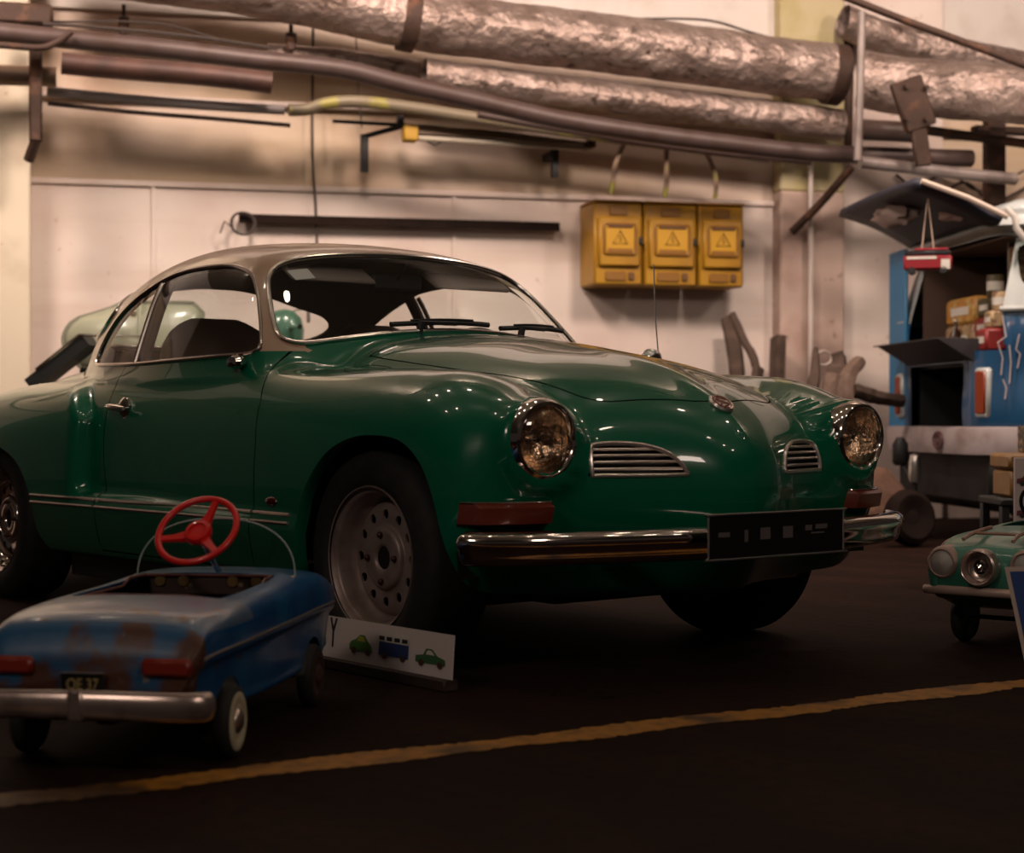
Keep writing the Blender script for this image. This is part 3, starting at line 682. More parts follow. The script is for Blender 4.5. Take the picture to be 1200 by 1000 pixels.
pipe('pipe', 'lower pipe from the upright pole towards the van roof', 'pipe', [(1008,190,1.2),(1060,196,1.2),(1120,203,1.2),(1190,210,1.2)], .036, GREYP)
pipe('pipe', 'short thick brown pipe stub between the pole and the van', 'pipe', [(1008,152,.98),(1050,154,.98),(1078,156,.98)], .062, RUST)
pipe('pipe', 'thin dark pipes passing behind the rusty flange on the right', 'pipe', [(1080,152,.8),(1140,160,.8),(1230,172,.8)], .03, RUST2)
pipe('diagonal_rod', 'long rusty rod sloping down across the upper right corner', 'rod', [(970,-12,1.9),(1050,20,1.9),(1120,46,1.95),(1210,80,2.0)], .021, RUST2)
pipe('upright_pole', 'pale upright pole crossing in front of the ducts beside the pillar', 'pole', [(1010,14,1.28),(1008,100,1.28),(1005,188,1.28)], .023, GREYP)
pipe('vertical_pipe', 'slim pale vertical pipe on the pink pillar above the timber', 'pipe', [(950,192,.19),(950,300,.19),(950,470,.19)], .017, mat('pale_pipe', (.50,.42,.38), .5))
pipe('diagonal_brace', 'dirty diagonal brace from the pole foot down to the pillar', 'brace', [(998,196,.55),(962,238,.34),(928,272,.18)], .026, RUST2)
# rusty flange plate and hangers
b = wp(1070, 122, 1.33); t = wthing('rusty_flange', 'square rusty steel flange plate turned on its corner between the ducts', 'flange', b)
MB().box((0,0,0), (.20,.05,.30), Matrix.Rotation(-.35,3,'Y'), bev=.01).build('plate', RUST2, t)
MB().box((.05,.0,-.25), (.10,.04,.22), Matrix.Rotation(-.15,3,'Y'), bev=.01).build('strap', RUST2, t)
for k in range(4):
    a = math.pi/4+math.pi/2*k; MB().lathe([(0,-.045),(.014,-.045),(.016,-.03),(.016,.0)], (.09*math.cos(a), -.01, .13*math.sin(a)), 'y', 8).build('bolt', RUST2, t)
b = wp(46, 60, .7); t = wthing('pipe_bracket', 'dark rusty pipe bracket at the top corner of the left pillar', 'bracket', b)
z0 = wp(40,155,.7)-b; MB().box((-.02,.05,-.18), (.07,.06,.62), bev=.01).build('upright', RUST2, t); MB().box((-.1,.05,.20), (.35,.14,.12), bev=.02).build('bracket_head', RUST2, t)
MB().sweep([(-.02,.05,-.48),(-.06,.12,-.58)], .03, 8).build('foot', RUST2, t)
b = wp(1165, 190, .62); t = wthing('pipe_bracket', 'dark upright steel bracket behind the van roof', 'bracket', b); MB().box((0,0,0), (.13,.08,.55), bev=.01).build('upright', RUST2, t); MB().box((.1,0,.2), (.5,.08,.05), bev=.01).build('crossbar', RUST2, t)
for (u, v, lab) in ((145, 26, 'left of the two small clamps above the thick dark pipe'), (341, 45, 'small tangled pipe clamp hanging below the topmost duct')):
    b = wp(u, v, .48 if u > 200 else .40); t = wthing('pipe_hanger', lab if 'clamp h' in lab else 'small dark clamp hanging on a rod above the thick dark pipe at left', 'hanger', b)
    MB().sweep([(0,0,.10),(0,0,0)], .012, 6).build('rod', RUST2, t); MB().lathe([(.0,-.03),(.03,-.03),(.04,0),(.03,.03),(0,.03)], (0,0,0), 'x', 10).box((0,0,-.045), (.05,.05,.06), bev=.01).build('clamp', RUST2, t)
pipe('steel_stanchion', 'dark rusty stanchion behind the pale upright pole', 'post', [(994,8,.09),(994,100,.09),(992,190,.09)], .035, RUST2)
# cables
CAB = mat('dark_cable', (.035,.022,.018), .7)
def cable(label, pts, r=.007, m=None, name='cable', cat='cable', group=None): return pipe(name, label, cat, pts, r, m or CAB, group, seg=6)
cable('thin dark cable strung along the top of the thick dark pipe', [(30,14,.56),(60,25,.56),(140,25,.56),(200,30,.56),(260,47,.56),(325,58,.56)])
cable('thin cable running just above the thick pipe at upper left', [(50,28,.72),(100,31,.72),(180,38,.72),(250,46,.72),(315,56,.72)], .010)
cable('thin dark cable hanging down the wall behind the coupe roof', [(367,30,.06),(366,140,.06),(367,200,.06),(370,240,.06),(372,300,.06)], .008)
cable('thin faint wire hanging left of the lamp bracket', [(417,40,.2),(420,100,.2),(424,150,.2)], .004)
cable('wire drooping from the beam over the yellow boxes', [(715,24,.2),(760,22,.2),(830,24,.2),(880,38,.2),(930,52,.2)], .008)
cable('dark wire looping across the wall above the van roof', [(1050,205,.08),(1090,232,.08),(1130,214,.08),(1165,236,.08),(1215,212,.08)], .010)
cable('dark wire hanging in a shallow arc behind the van tailgate', [(1065,226,.06),(1110,204,.06),(1150,224,.06),(1200,200,.06)], .008)
YG = mat('yellow_green_cable', (.26,.24,.05), .5, noise=((2,2,9),(.30,.20,.15),.45,.55,2))
for k, (pts, lab) in enumerate((([(733,165,.4),(722,190,.34),(718,215,.3),(716,229,.28)], 'leftmost'), ([(781,170,.4),(781,195,.34),(781,215,.3),(779,231,.28)], 'middle'), ([(826,176,.4),(834,192,.34),(839,212,.3),(838,233,.28)], 'rightmost'))):
    cable('yellow-green cable entering the top of the %s yellow electrical box' % {'leftmost':'left','middle':'middle','rightmost':'right'}[lab], pts, .016, YG)
# ---- yellow electrical boxes
YEL = mat('yellow_enamel', (.34,.17,.006), .42, noise=(4,(.25,.11,.006),.45,.75,6)); YELD = mat('dark_ochre_enamel', (.20,.085,.006), .45)
YELB = mat('bright_yellow_panel', (.44,.23,.012), .4); MARK = mat('brown_print', (.10,.04,.008), .6)
for k, (u0, u1, lab) in enumerate(((699,757,'yellow electrical box with warning triangle, left end of the row of three'), (758,821,'yellow electrical box with warning triangle, middle of the row of three'), (822,876,'yellow electrical box with warning triangle, right end of the row of three'))):
    a = wp(u0, 236, .36); c = wp(u1, 334, .36); w = c.x-a.x-.006; h = .51; zt = wp(760,237,.36).z; zb = zt-h
    b = Vector((a.x+w/2, 0, zb)); t = wthing('electrical_box', lab, 'electrical box', b, 'yellow electrical boxes on the wall')
    MB().box((0,-.155,h/2), (w,.31,h), bev=.012).build('housing', YEL, t); MB().box((0,-.16,h+.006), (w+.002,.33,.014), bev=.004).build('top_plate', YELD, t)
    MB().box((0,-.325,h*.52), (w*.86,.03,h*.60), bev=.012).build('door', YEL, t)
    dw, dh = w*.64, h*.36; zc = h*.55
    mb = MB(); rr = smooth_poly([(dw/2,0),(dw/2,dh*.4),(dw*.42,dh/2),(0,dh/2),(-dw*.42,dh/2),(-dw/2,dh*.4),(-dw/2,0),(-dw/2,-dh*.4),(-dw*.42,-dh/2),(0,-dh/2),(dw*.42,-dh/2),(dw/2,-dh*.4)], 3)
    mb.sweep([(p[0], -.345, zc+p[1]) for p in rr], .008, 6, True); mb.build('window_frame', YELD, t)
    MB().box((0,-.343,zc), (dw*.92,.008,dh*.92), bev=.003).build('window', YELB, t); MB().box((0,-.349,zc+dh*.43), (dw*.8,.012,.02), bev=.004).build('hood_lip', MARK, t); MB().box((0,-.349,zc-dh*.40), (dw*.8,.01,.03), bev=.004).build('lower_lip', YELD, t)
    T = .042; mb = MB(); mb.sweep([(.0,-.349,zc+.052),(-.046,-.349,zc-.028),(.046,-.349,zc-.028)], .0045, 6, True); tr = mb.build('warning_triangle', MARK, t)
    MB().sweep([(.004,-.350,zc+.026),(-.008,-.350,zc+.004),(.008,-.350,zc+.002),(-.002,-.350,zc-.018)], .003, 5).build('bolt_symbol', MARK, tr)
    MB().box((w*.43,-.33,zc-.01), (.022,.05,.05), bev=.006).build('latch', BLACK, t)
    MB().box((-.02,-.315,.055), (w*.42,.012,.06), bev=.004).build('cable_panel', YELD, t); MB().box((w*.26,-.315,.055), (.035,.014,.05), bev=.004).build('socket', MARK, t)
    MB().box((0,-.315,h-.05), (w*.36,.010,.06), bev=.004).build('label_plate', YELD, t)
# ---- fluorescent fitting with brackets
b = wp(575, 160, .30); t = wthing('tube_light', 'old yellowed strip light fitting hung below the olive pipe', 'lamp', b)
e0, e1 = wp(476,155,.30)-b, wp(690,168,.30)-b
MB().sweep([e0+Vector((0,0,.01)), e1+Vector((0,0,.01))], 0, prof=[(-.05,-.02),(.05,-.02),(.035,.03),(-.035,.03)], up=(0,0,1)).build('tray', mat('dark_reflector', (.10,.06,.035), .5), t)
MB().sweep([e0+Vector((.06,-.02,-.035)), e1+Vector((-.02,-.02,-.035))], .019, 12).build('tube', mat('dead_tube_glass', (.42,.36,.28), .3), t)
MB().box(e0+Vector((.02,-.02,-.01)), (.09,.09,.10), bev=.01).build('yellow_end_cap', mat('amber_cap', (.40,.22,.01), .5), t)
MB().box(e1+Vector((0,-.02,0)), (.06,.09,.07), bev=.01).build('end_cap', RUST2, t)
MB().sweep([e0+Vector((.1,-.02,-.04)), e0+Vector((.17,-.02,-.075)), e0+Vector((.24,-.02,-.04))], .005, 6).build('wire_loop', CAB, t)
b = wp(427, 170, .2); t = wthing('wall_bracket', 'black steel arm bracket left of the strip light', 'bracket', b); R_ = lambda u, v, o=.2: wp(u, v, o)-b
BLK = mat('black_iron', (.012,.009,.008), .6)
MB().sweep([R_(427,202), R_(427,160), R_(427,158)], 0, prof=[(-.022,-.022),(.022,-.022),(.022,.022),(-.022,.022)]).build('upright', BLK, t)
MB().sweep([R_(427,160), R_(468,149,.3)], .016, 8).build('diagonal_arm', BLK, t); MB().sweep([R_(390,142,.3), R_(480,147,.3), R_(520,150,.3)], .011, 8).build('horizontal_rod', BLK, t)
MB().box(R_(469,143,.3), (.04,.05,.08), bev=.006).build('clamp', BLK, t)
b = wp(650, 190, .2); t = wthing('wall_bracket', 'black upright bracket under the right end of the strip light', 'bracket', b)
MB().sweep([wp(650,208,.2)-b, wp(650,172,.2)-b], 0, prof=[(-.024,-.02),(.024,-.02),(.024,.02),(-.024,.02)]).build('upright', BLK, t); MB().box((0,.1,.05), (.05,.2,.04)).build('wall_arm', BLK, t)
# ---- long black bar with a coil of cable
b = wp(460, 262, .05); e0, e1 = wp(280,256,.07)-b, wp(655,266,.07)-b
t = wthing('wall_bar', 'long dark bar fixed horizontally on the wall above the coupe roof', 'bar', b)
MB().sweep([e0, e1], 0, prof=[(-.02,-.026),(.02,-.026),(.02,.026),(-.02,.026)], up=(0,0,1)).build('bar', mat('dark_brown_bar', (.016,.008,.006), .8, spec=.1, noise=(8,(.010,.006,.004),.4,.7,4)), t)
for f in (.1, .5, .9): MB().box(e0.lerp(e1, f)+Vector((0,.04,0)), (.03,.06,.04)).build('standoff', BLK, t)
b = wp(285, 262, .13); t = wthing('cable_coil', 'small black coil of cable hanging on the left end of the dark bar', 'cable', b)
mb = MB(); pts = []
for i in range(97):
    a = 2*math.pi*i/32; pts.append((.070*math.cos(a)*(1+.05*math.sin(i*.31)), .006*math.sin(i*.2), .068*math.sin(a)*(1+.04*math.cos(i*.4))))
mb.sweep(pts, .0075, 6).build('coil', CAB, t); MB().sweep([(-.06,0,-.03),(-.11,.0,.01),(-.135,.02,-.06)], .005, 6).build('loose_end', CAB, t)
# ---- timber and junk by the pillar
BARK = mat('dark_bark_wood', (.055,.032,.022), .85, noise=(9,(.10,.062,.044),.45,.7,8), bump=((14,14,5),.9,.03))
BARK2 = mat('weathered_root_wood', (.13,.080,.058), .85, noise=(8,(.05,.03,.022),.45,.7,8), bump=((14,14,5),.9,.03))
def timber(label, pts, r, m=BARK, name='driftwood', square=False, cat='wood', tp=None):
    P = [wp(*p) for p in pts]; base = P[0]; Q = rel(base, P)
    if not square: Q = [Vector(q) for q in smooth_poly(Q, 4, False)]
    n = len(Q); rnd = random.Random(int(pts[0][0])); prof = [(math.cos(2*math.pi*k/11)*r*(1 if not square else 1)*rnd.uniform(.82,1.12), math.sin(2*math.pi*k/11)*r*rnd.uniform(.82,1.12)) for k in range(11)] if not square else [(-r,-r*.5),(r,-r*.5),(r,r*.5),(-r,r*.5)]
    tpv = [(tp[0]+(tp[1]-tp[0])*i/(n-1))*rnd.uniform(.92,1.08) for i in range(n)] if tp else [rnd.uniform(.92,1.08) for _ in range(n)]
    o = MB().sweep(Q, 0, prof=prof, taper=tpv).build(name, m, None, loc=OW+A_*base[0]-N_*base[1]+Vector((0,0,base[2])), rz=WRZ); return tag(o, label, cat)
zf = 650
timber('thick dark timber standing upright against the wall, left of the timbers', [(866,590,.45),(864,470,.36),(862,425,.3),(857,395,.22),(853,375,.16)], .055)
timber('thin dark pole leaning left across the thick upright timber', [(905,600,1.05),(888,440,.80),(872,400,.64),(858,369,.50)], .026)
timber('short dark forked stump between the two leaning timbers', [(880,620,1.25),(884,470,1.15),(888,432,1.10)], .036)
timber('broad flat plank end standing beside the pillar', [(905,610,.5),(912,395,.3)], .062, square=True, name='plank')
timber('dark rounded root knob below the vertical pipe', [(940,610,1.75),(950,470,1.65),(955,440,1.6),(956,408,1.55)], .050, tp=(1.2,.3))
timber('pale gnarled root leaning right, tallest of the root pile', [(1000,625,2.1),(988,480,2.05),(995,440,2.0),(1008,424,1.95)], .055, BARK2, tp=(1.2,.75))
timber('dark gnarled root with a pointed top in the middle of the pile', [(985,610,1.72),(978,460,1.66),(984,430,1.62),(981,414,1.60)], .06, tp=(1.1,.6))
timber('pale twisted root standing left in the root pile', [(965,625,2.45),(970,480,2.42),(976,440,2.38)], .040, BARK2)
timber('rough horizontal log lying behind the far headlight', [(1000,457,1.50),(1018,463,1.50),(1035,467,1.50),(1058,470,1.50)], .042, BARK)
b = wp(965,420,1.35); o = MB().sweep([(.05*math.cos(a), 0, .04*math.sin(a)+.0) for a in np.linspace(0, 2*math.pi, 21)[:-1]], .008, 6, True).build('wire_ring', mat('pale_wire', (.40,.32,.28), .5), None, loc=OW+A_*b[0]-N_*b[1]+Vector((0,0,b[2])), rz=WRZ)
tag(o, 'small pale wire ring hanging on the root beside the vertical pipe', 'ring')
# ================================================================ pedal cars, signs, van and junk
def loft(stations, m_=48, dens=.008, cap=True):
    """stations = [(x, [(w, z), ...half profile top centre -> bottom centre])] -> grid mesh arrays (full, both sides)"""
    k = len(stations[0][1]); xs = [s[0] for s in stations]; sp = [(Sp([(s[0], s[1][j][0]) for s in stations]), Sp([(s[0], s[1][j][1]) for s in stations])) for j in range(k)]
    X = np.arange(xs[0], xs[-1]+dens*.5, dens); rows = []
    for x in X:
        P = [(max(float(a(x)), 0), float(b(x))) for a, b in sp]; P[0] = (0, P[0][1]); P[-1] = (0, P[-1][1])
        full = [(-p[0], p[1]) for p in reversed(P[1:])]+P
        c = smooth_poly(full[:-1], 6, True)      # closed ring (bottom centre shared)
        rows.append([(x, -a, b) for a, b in c])
    return rows
def grid_bm(rows, cap=True):
    bm = bmesh.new(); n = len(rows[0]); R_ = [[bm.verts.new(p) for p in r] for r in rows]
    for i in range(len(R_)-1):
        for j in range(n): bm.faces.new((R_[i][j], R_[i][(j+1) % n], R_[i+1][(j+1) % n], R_[i+1][j]))
    if cap: bm.faces.new(R_[0]); bm.faces.new(list(reversed(R_[-1])))
    return bm
def bm_obj(bm, name, m, parent, auto=45, kill=None, thick=0):
    if kill is not None:
        c = np.array([f.calc_center_median()[:] for f in bm.faces]); mk = kill(*c.T); fs = [f for f, q in zip(list(bm.faces), mk) if q]; bmesh.ops.delete(bm, geom=fs, context='FACES')
    bmesh.ops.recalc_face_normals(bm, faces=bm.faces)
    if thick: bmesh.ops.solidify(bm, geom=bm.faces[:], thickness=thick)
    me = bpy.data.meshes.new(name); bm.to_mesh(me); bm.free()
    for p_ in me.polygons: p_.use_smooth = True
    me.set_sharp_from_angle(angle=math.radians(auto))
    for x_ in (m if isinstance(m, list) else [m]): me.materials.append(x_)
    o = bpy.data.objects.new(name, me); COL.objects.link(o); o.parent = parent; return o
def text_part(txt, size, name, m, parent, M, depth=.0006, xs=1.0):
    c = bpy.data.curves.new(name, 'FONT'); c.body = txt; c.size = size; c.extrude = depth; c.align_x = 'CENTER'; c.align_y = 'CENTER'
    o = bpy.data.objects.new(name, c); COL.objects.link(o); dg = bpy.context.evaluated_depsgraph_get(); me = bpy.data.meshes.new_from_object(o.evaluated_get(dg)); bpy.data.objects.remove(o)
    me.transform(M@Matrix.Diagonal((xs, 1, 1, 1))); me.materials.clear(); me.materials.append(m); r = bpy.data.objects.new(name, me); COL.objects.link(r); r.parent = parent; return r
def small_wheel(parent, x, y, R_, sg, wm, hub, width=.036, tyre_m=None):
    w = bpy.data.objects.new('wheel', None); COL.objects.link(w); w.parent = parent; w.location = (x, y, R_); w.rotation_euler = (0, 0, 0 if sg < 0 else math.pi)
    h = width/2
    MB().lathe([(R_*.74,-h*.8),(R_*.82,-h),(R_*.93,-h*.85),(R_,-h*.4),(R_,h*.4),(R_*.93,h*.85),(R_*.82,h),(R_*.7,h*.9)], (0,0,0), 'y', 40).build('tyre', tyre_m or TYRE, w)
    MB().lathe([(R_*.80,-h*1.0),(R_*.72,-h*1.12),(R_*.50,-h*1.0),(R_*.42,-h*.7),(0,-h*.7)], (0,0,0), 'y', 40).build('disc', wm, w)
    MB().lathe([(R_*.36,-h*.7),(R_*.33,-h*1.1),(R_*.2,-h*1.45),(0,-h*1.55)], (0,0,0), 'y', 24).build('hub_cap', hub, w)
    return w
# ---------------- blue pedal car, seen from the rear
ax = on_floor(270, 885); ay = on_floor(45, 880); fx = on_floor(365, 825)
hd = (fx-ax); hd.z = 0; hd.normalize(); lf = Vector((-hd.y, hd.x, 0)); BO = cw(-.757, 3.44); BRZ = math.atan2(hd.y, hd.x)
BLUE = mat('worn_blue_paint', (.004,.060,.18), .30, 0, .35, .1, noise=[(6,(.010,.10,.24),.45,.7,5),(17,(.085,.035,.020),.66,.72,9)], bump=(26,.2,.002))
BLUEP = mat('chalky_worn_blue_paint', (.050,.105,.19), .34, 0, .3, .1, noise=[(5,(.10,.13,.20),.42,.62,6),(13,(.085,.032,.018),.60,.67,9)], bump=(26,.3,.002))
BLUER = mat('rusted_blue_paint', (.010,.075,.17), .45, noise=[(8,(.07,.026,.015),.47,.56,9),(24,(.16,.16,.16),.66,.72,8)], bump=(30,.5,.003))
pc = thing('pedal_car', 'rusty blue child\'s pedal car with a red steering wheel in the left foreground', 'pedal car', BO, BRZ)
def sec(w, zt, zs, zb, cr=.010): return [(0,zt+cr),(w*.45,zt+cr*.8),(w*.80,zt),(w*.93,zt-.012),(w*.985,(zt+zs)/2+.004),(w,zs),(w*.985,zs-.018),(w*.93,zs-.035),(w*.90,zb+.035),(w*.86,zb+.004),(w*.5,zb),(0,zb)]
st = [(-.212,sec(.196,.222,.200,.125,.0)),(-.20,sec(.208,.243,.213,.118,.004)),(-.17,sec(.214,.272,.222,.112,.008)),(-.10,sec(.220,.290,.226,.100)),(.05,sec(.226,.298,.228,.090)),(.25,sec(.230,.300,.231,.085)),(.45,sec(.232,.304,.233,.085)),
      (.60,sec(.232,.308,.235,.088)),(.72,sec(.228,.300,.234,.095)),(.80,sec(.215,.282,.228,.105)),(.845,sec(.190,.258,.215,.12,.004)),(.86,sec(.16,.235,.205,.135,.0))]
rows = loft(st); bmb = grid_bm(rows)
COCK = smooth_poly([(.085,-.13),(.085,.13),(.12,.158),(.30,.160),(.47,.150),(.50,.12),(.50,-.12),(.47,-.150),(.30,-.160),(.12,-.158)], 5)
AR = [(0.0,.083),(.62,.083)]
f_c = lambda x, y, z: np.where(z > .25, sdist(COCK, x, y), .3)
f_w = lambda x, y, z: np.where(W_(y) > .12, np.minimum(np.hypot(x, z-.072), np.hypot(x-.62, z-.072))-.088, .3)
f_rear = lambda x, y, z: np.where(z > .08, x+.172-.20*np.maximum(z-.24,0), .3)
f_deck = lambda x, y, z: smax(x-.10, np.where(z > .24, -(z-.262), .3)+0*x, .001)
for fn in (f_c, f_w, f_rear, f_deck): cut(bmb, fn)
c = np.array([f.calc_center_median()[:] for f in bmb.faces]); x, y, z = c.T; kill = (f_c(x,y,z) < 0) | (f_w(x,y,z) < 0); rr_ = f_rear(x,y,z) < 0; dk = f_deck(x,y,z) < 0
for f, a, b in zip(bmb.faces, rr_, dk): f.material_index = 2 if a else (1 if b else 0)
fs = [f for f, q in zip(list(bmb.faces), kill) if q]; bmesh.ops.delete(bmb, geom=fs, context='FACES')
bm_obj(bmb, 'body', [BLUE, BLUEP, BLUER], pc, 50, None, .003)
# rolled cockpit edge, floor, seat
ck = shoot  # (name kept for the tub shooter)
rim = [(p[0], p[1], .310 if p[0] > .4 else .3065-.012*max(abs(p[1])-.1, 0)/.06) for p in COCK]
MB().sweep(rim, .004, 6, True).build('cockpit_rim', mat('red_brown_edge', (.10,.022,.014), .5), pc)
MB().box((.3,0,.10), (.44,.34,.008)).build('floor_pan', BLACK, pc); MB().box((.16,0,.175), (.14,.27,.02), bev=.008).box((.095,0,.22), (.015,.27,.11), Matrix.Rotation(-.2,3,'Y'), bev=.005).build('seat', mat('dark_brown_seat', (.03,.014,.010), .6), pc)
MB().box((.515,0,.285), (.02,.29,.045), bev=.006).build('dashboard', mat('brown_dash', (.03,.015,.010), .5, noise=(40,(.20,.13,.06),.62,.68,5)), pc)
GOLD = mat('brassy_gauge', (.5,.33,.14), .3, .9)
for yy in (-.11,-.055,.06,.115): MB().lathe([(.0,-.004),(.012,-.004),(.014,.0),(.012,.004)], (.503,yy,.297), 'x', 14).build('gauge', GOLD, pc)
# windscreen
LX = .55; arc = [(LX+.03*math.sin(t)*.6-.0, .187*math.copysign(abs(math.cos(t))**.85, math.cos(t)), .300+.135*math.sin(t)**.85) for t in np.linspace(0, math.pi, 33)]
wsn = MB().add([(LX, 0, .302)]+arc, [(0, i+1, i+2) for i in range(32)]).build('windscreen', thin_glass('clear_plastic', (.80,.86,.82), .03), pc)
MB().sweep(arc, .0022, 6).build('windscreen_rim', mat('pale_plastic_edge', (.24,.28,.26), .4), wsn)
for s_ in (-1, 1): MB().box((LX-.005, s_*.185, .300), (.03,.012,.016), bev=.003).build('windscreen_clip', SATIN, wsn)
# steering wheel
RED = mat('red_plastic', (.62,.012,.010), .32, 0, .3)
sc_ = Vector((.42,0,.417)); nrm = Vector((-math.cos(math.radians(43)), .10, math.sin(math.radians(43)))).normalized(); Q = nrm.to_track_quat('Z','Y').to_matrix()
Q = Q@Matrix.Rotation(math.radians(18), 3, 'Z')
sw = MB().sweep([sc_+Q@Vector((.0905*math.cos(t), .0905*math.sin(t), 0)) for t in np.linspace(0, 2*math.pi, 65)[:-1]], .0075, 10, True).build('steering_wheel', RED, pc)
for k in range(3):
    t = math.radians(60+120*k)
    MB().sweep([sc_+Q@Vector((.02*math.cos(t), .02*math.sin(t), -.012)), sc_+Q@Vector((.055*math.cos(t), .055*math.sin(t), -.008)), sc_+Q@Vector((.088*math.cos(t), .088*math.sin(t), 0))], 0, prof=[(-.010,-.003),(.010,-.003),(.008,.005),(-.008,.005)], up=tuple(nrm), taper=[1.5,.9,.8]).build('spoke', RED, sw)
MB().lathe([(.030,-.016),(.032,-.006),(.028,.002),(.020,.003),(.019,-.002),(.0,-.002)], sc_, 'z', 28, Q).build('hub', RED, sw)
MB().sweep([sc_-nrm*.014, sc_-nrm*.17], .007, 8).build('steering_column', SATIN, pc)
# tail
RUBY = mat('red_tail_lens', (.20,.018,.008), .35)
for s_ in (-1, 1): MB().box((-.213, s_*.153, .205), (.022,.096,.034), bev=.007).build('tail_light', RUBY, pc)
lp = MB().box((-.222, .006, .173), (.006,.084,.042), bev=.002).build('licence_plate', mat('black_plate'), pc)
MB().sweep([(-.2255, .006+a, .173+b) for a, b in ((-.042,-.021),(.042,-.021),(.042,.021),(-.042,.021))], .0012, 5, True).build('plate_frame', mat('dull_metal'), lp)
text_part('OE 37', .030, 'plate_letters', mat('gold_letters', (.36,.27,.10), .5), lp, Matrix.Translation((-.2258, .006, .172))@Matrix(((0,0,-1,0),(-1,0,0,0),(0,1,0,0),(0,0,0,1))), xs=.8)
BCH = mat('worn_bumper_chrome', (.55,.44,.39), .28, .85, noise=[(10,(.28,.20,.17),.5,.7,6),(40,(.12,.05,.03),.66,.74,6)], bump=(30,.25,.002))
mb = MB(); bpts = [(-.205,.236,.136),(-.232,.229,.137),(-.252,.19,.138),(-.262,.10,.140),(-.265,0,.141),(-.262,-.10,.140),(-.252,-.19,.138),(-.232,-.229,.137),(-.205,-.236,.136)]
bpts = smooth_poly(bpts, 6, False); nb = len(bpts)
mb.sweep(bpts, 0, prof=[(math.cos(a)*.013, math.sin(a)*.027) for a in np.linspace(0, 2*math.pi, 17)[:-1]], up=(0,0,1), taper=[min(1, .55+.45*min(i, nb-1-i)/3) for i in range(nb)])
bu = mb.build('rear_bumper', BCH, pc); MB().box((-.272,.0,.141), (.014,.030,.058), bev=.004).build('bumper_clamp', BCH, bu)
for s_ in (-1, 1): MB().sweep([(-.255, s_*.08,.13),(-.18, s_*.08,.125)], .008, 6).build('bumper_stay', RUST2, bu)
for s_ in (-1, 1):
    pts = [(x_, s_*float(Sp([(a, b[5][0]) for a, b in st])(x_))*1.004, float(Sp([(a, b[5][1]) for a, b in st])(x_))-.004) for x_ in np.linspace(-.185, .80, 40)]
    MB().sweep(pts, .0028, 6).build('side_trim', mat('dull_side_trim', (.34,.30,.27), .4, .7), pc)
CREAM = mat('cream_wheel_disc', (.52,.46,.32), .5, noise=(16,(.30,.24,.15),.5,.7,5))
for x_ in (0, .62):
    for s_ in (-1, 1): small_wheel(pc, x_, s_*.205, .072, s_, CREAM if x_ == 0 else RUST2, BCH if x_ == 0 else RUST2)  # front discs and hubs dark: the body's shade is put into their colour
    MB().sweep([(x_,-.2,.072),(x_,.2,.072)], .007, 8).build('axle', RUST2, pc)
for s_ in (-1, 1): MB().box((.45, s_*.05, .07), (.05,.05,.012), bev=.004).sweep([(.45, s_*.05,.08),(.3, s_*.05,.055),(.02, s_*.04,.07)], .005, 6).build('pedal', RUST2, pc)
MB().box((-.05,.02,.10), (.06,.05,.06), bev=.01).build('rear_bracket', RUST2, pc)
# ---------------- green pedal car on the right, seen from the front
gf = (RT*(-.64)+FWH*(-.77)).normalized(); GRZ = math.atan2(gf.y, gf.x)
nose = cw(1.2+.77*.18, 5.05-.64*.18)     # middle of the front
GB = nose-gf*.74
GRN = mat('worn_sea_green_paint', (.035,.17,.115), .35, 0, .35, .1, noise=[(7,(.05,.20,.14),.45,.7,5),(16,(.22,.13,.10),.64,.70,8)], bump=(26,.2,.002))
g2 = thing('pedal_car', 'worn sea-green child\'s pedal car with three round front lamps at the right edge', 'pedal car', GB, GRZ)
def sec2(w, zt, zs, zb, cr=.012): return [(0,zt+cr),(w*.45,zt+cr*.7),(w*.82,zt),(w*.95,zt-.018),(w,(zt+zs)/2),(w*1.0,zs),(w*.985,zs-.02),(w*.95,zs-.045),(w*.90,zb+.03),(w*.85,zb+.004),(w*.5,zb),(0,zb)]
st2 = [(-.20,sec2(.15,.26,.22,.14,.0)),(-.185,sec2(.175,.285,.225,.12)),(-.1,sec2(.19,.315,.235,.10)),(.1,sec2(.20,.335,.24,.09)),(.3,sec2(.20,.335,.24,.09)),(.5,sec2(.198,.325,.24,.10)),(.62,sec2(.192,.310,.235,.12)),(.70,sec2(.182,.292,.225,.14)),(.735,sec2(.170,.272,.22,.16,.004)),(.745,sec2(.15,.25,.215,.175,0))]
bmg = grid_bm(loft(st2)); COCK2 = smooth_poly([(.0,-.11),(.0,.11),(.05,.13),(.3,.13),(.36,.1),(.36,-.1),(.3,-.13),(.05,-.13)], 5)
f_c2 = lambda x, y, z: np.where(z > .28, sdist(COCK2, x, y), .3); f_w2 = lambda x, y, z: np.where(W_(y) > .10, np.minimum(np.hypot(x, z-.075), np.hypot(x-.52, z-.075))-.092, .3)
cut(bmg, f_c2); cut(bmg, f_w2); bm_obj(bmg, 'body', GRN, g2, 50, lambda x, y, z: (f_c2(x,y,z) < 0) | (f_w2(x,y,z) < 0), .003)
PALEG = mat('chalky_lamp_grey', (.34,.31,.28), .5, noise=(12,(.25,.19,.16),.5,.7,5)); PINKG = mat('faded_pink_grey', (.34,.22,.18), .5, noise=(10,(.26,.12,.09),.5,.7,5))
for yy, ch in ((-.125,0),(.125,0)):
    lm = MB().lathe([(.050,-.05),(.049,.0),(.044,.014),(.039,.017),(.036,.012)], (.735,yy,.250), 'x', 36, caps=False).build('front_lamp', PINKG, g2)
    MB().lathe([(.037,.010),(.025,.020),(0,.024)], (.735,yy,.250), 'x', 30).build('lens', PALEG, lm)
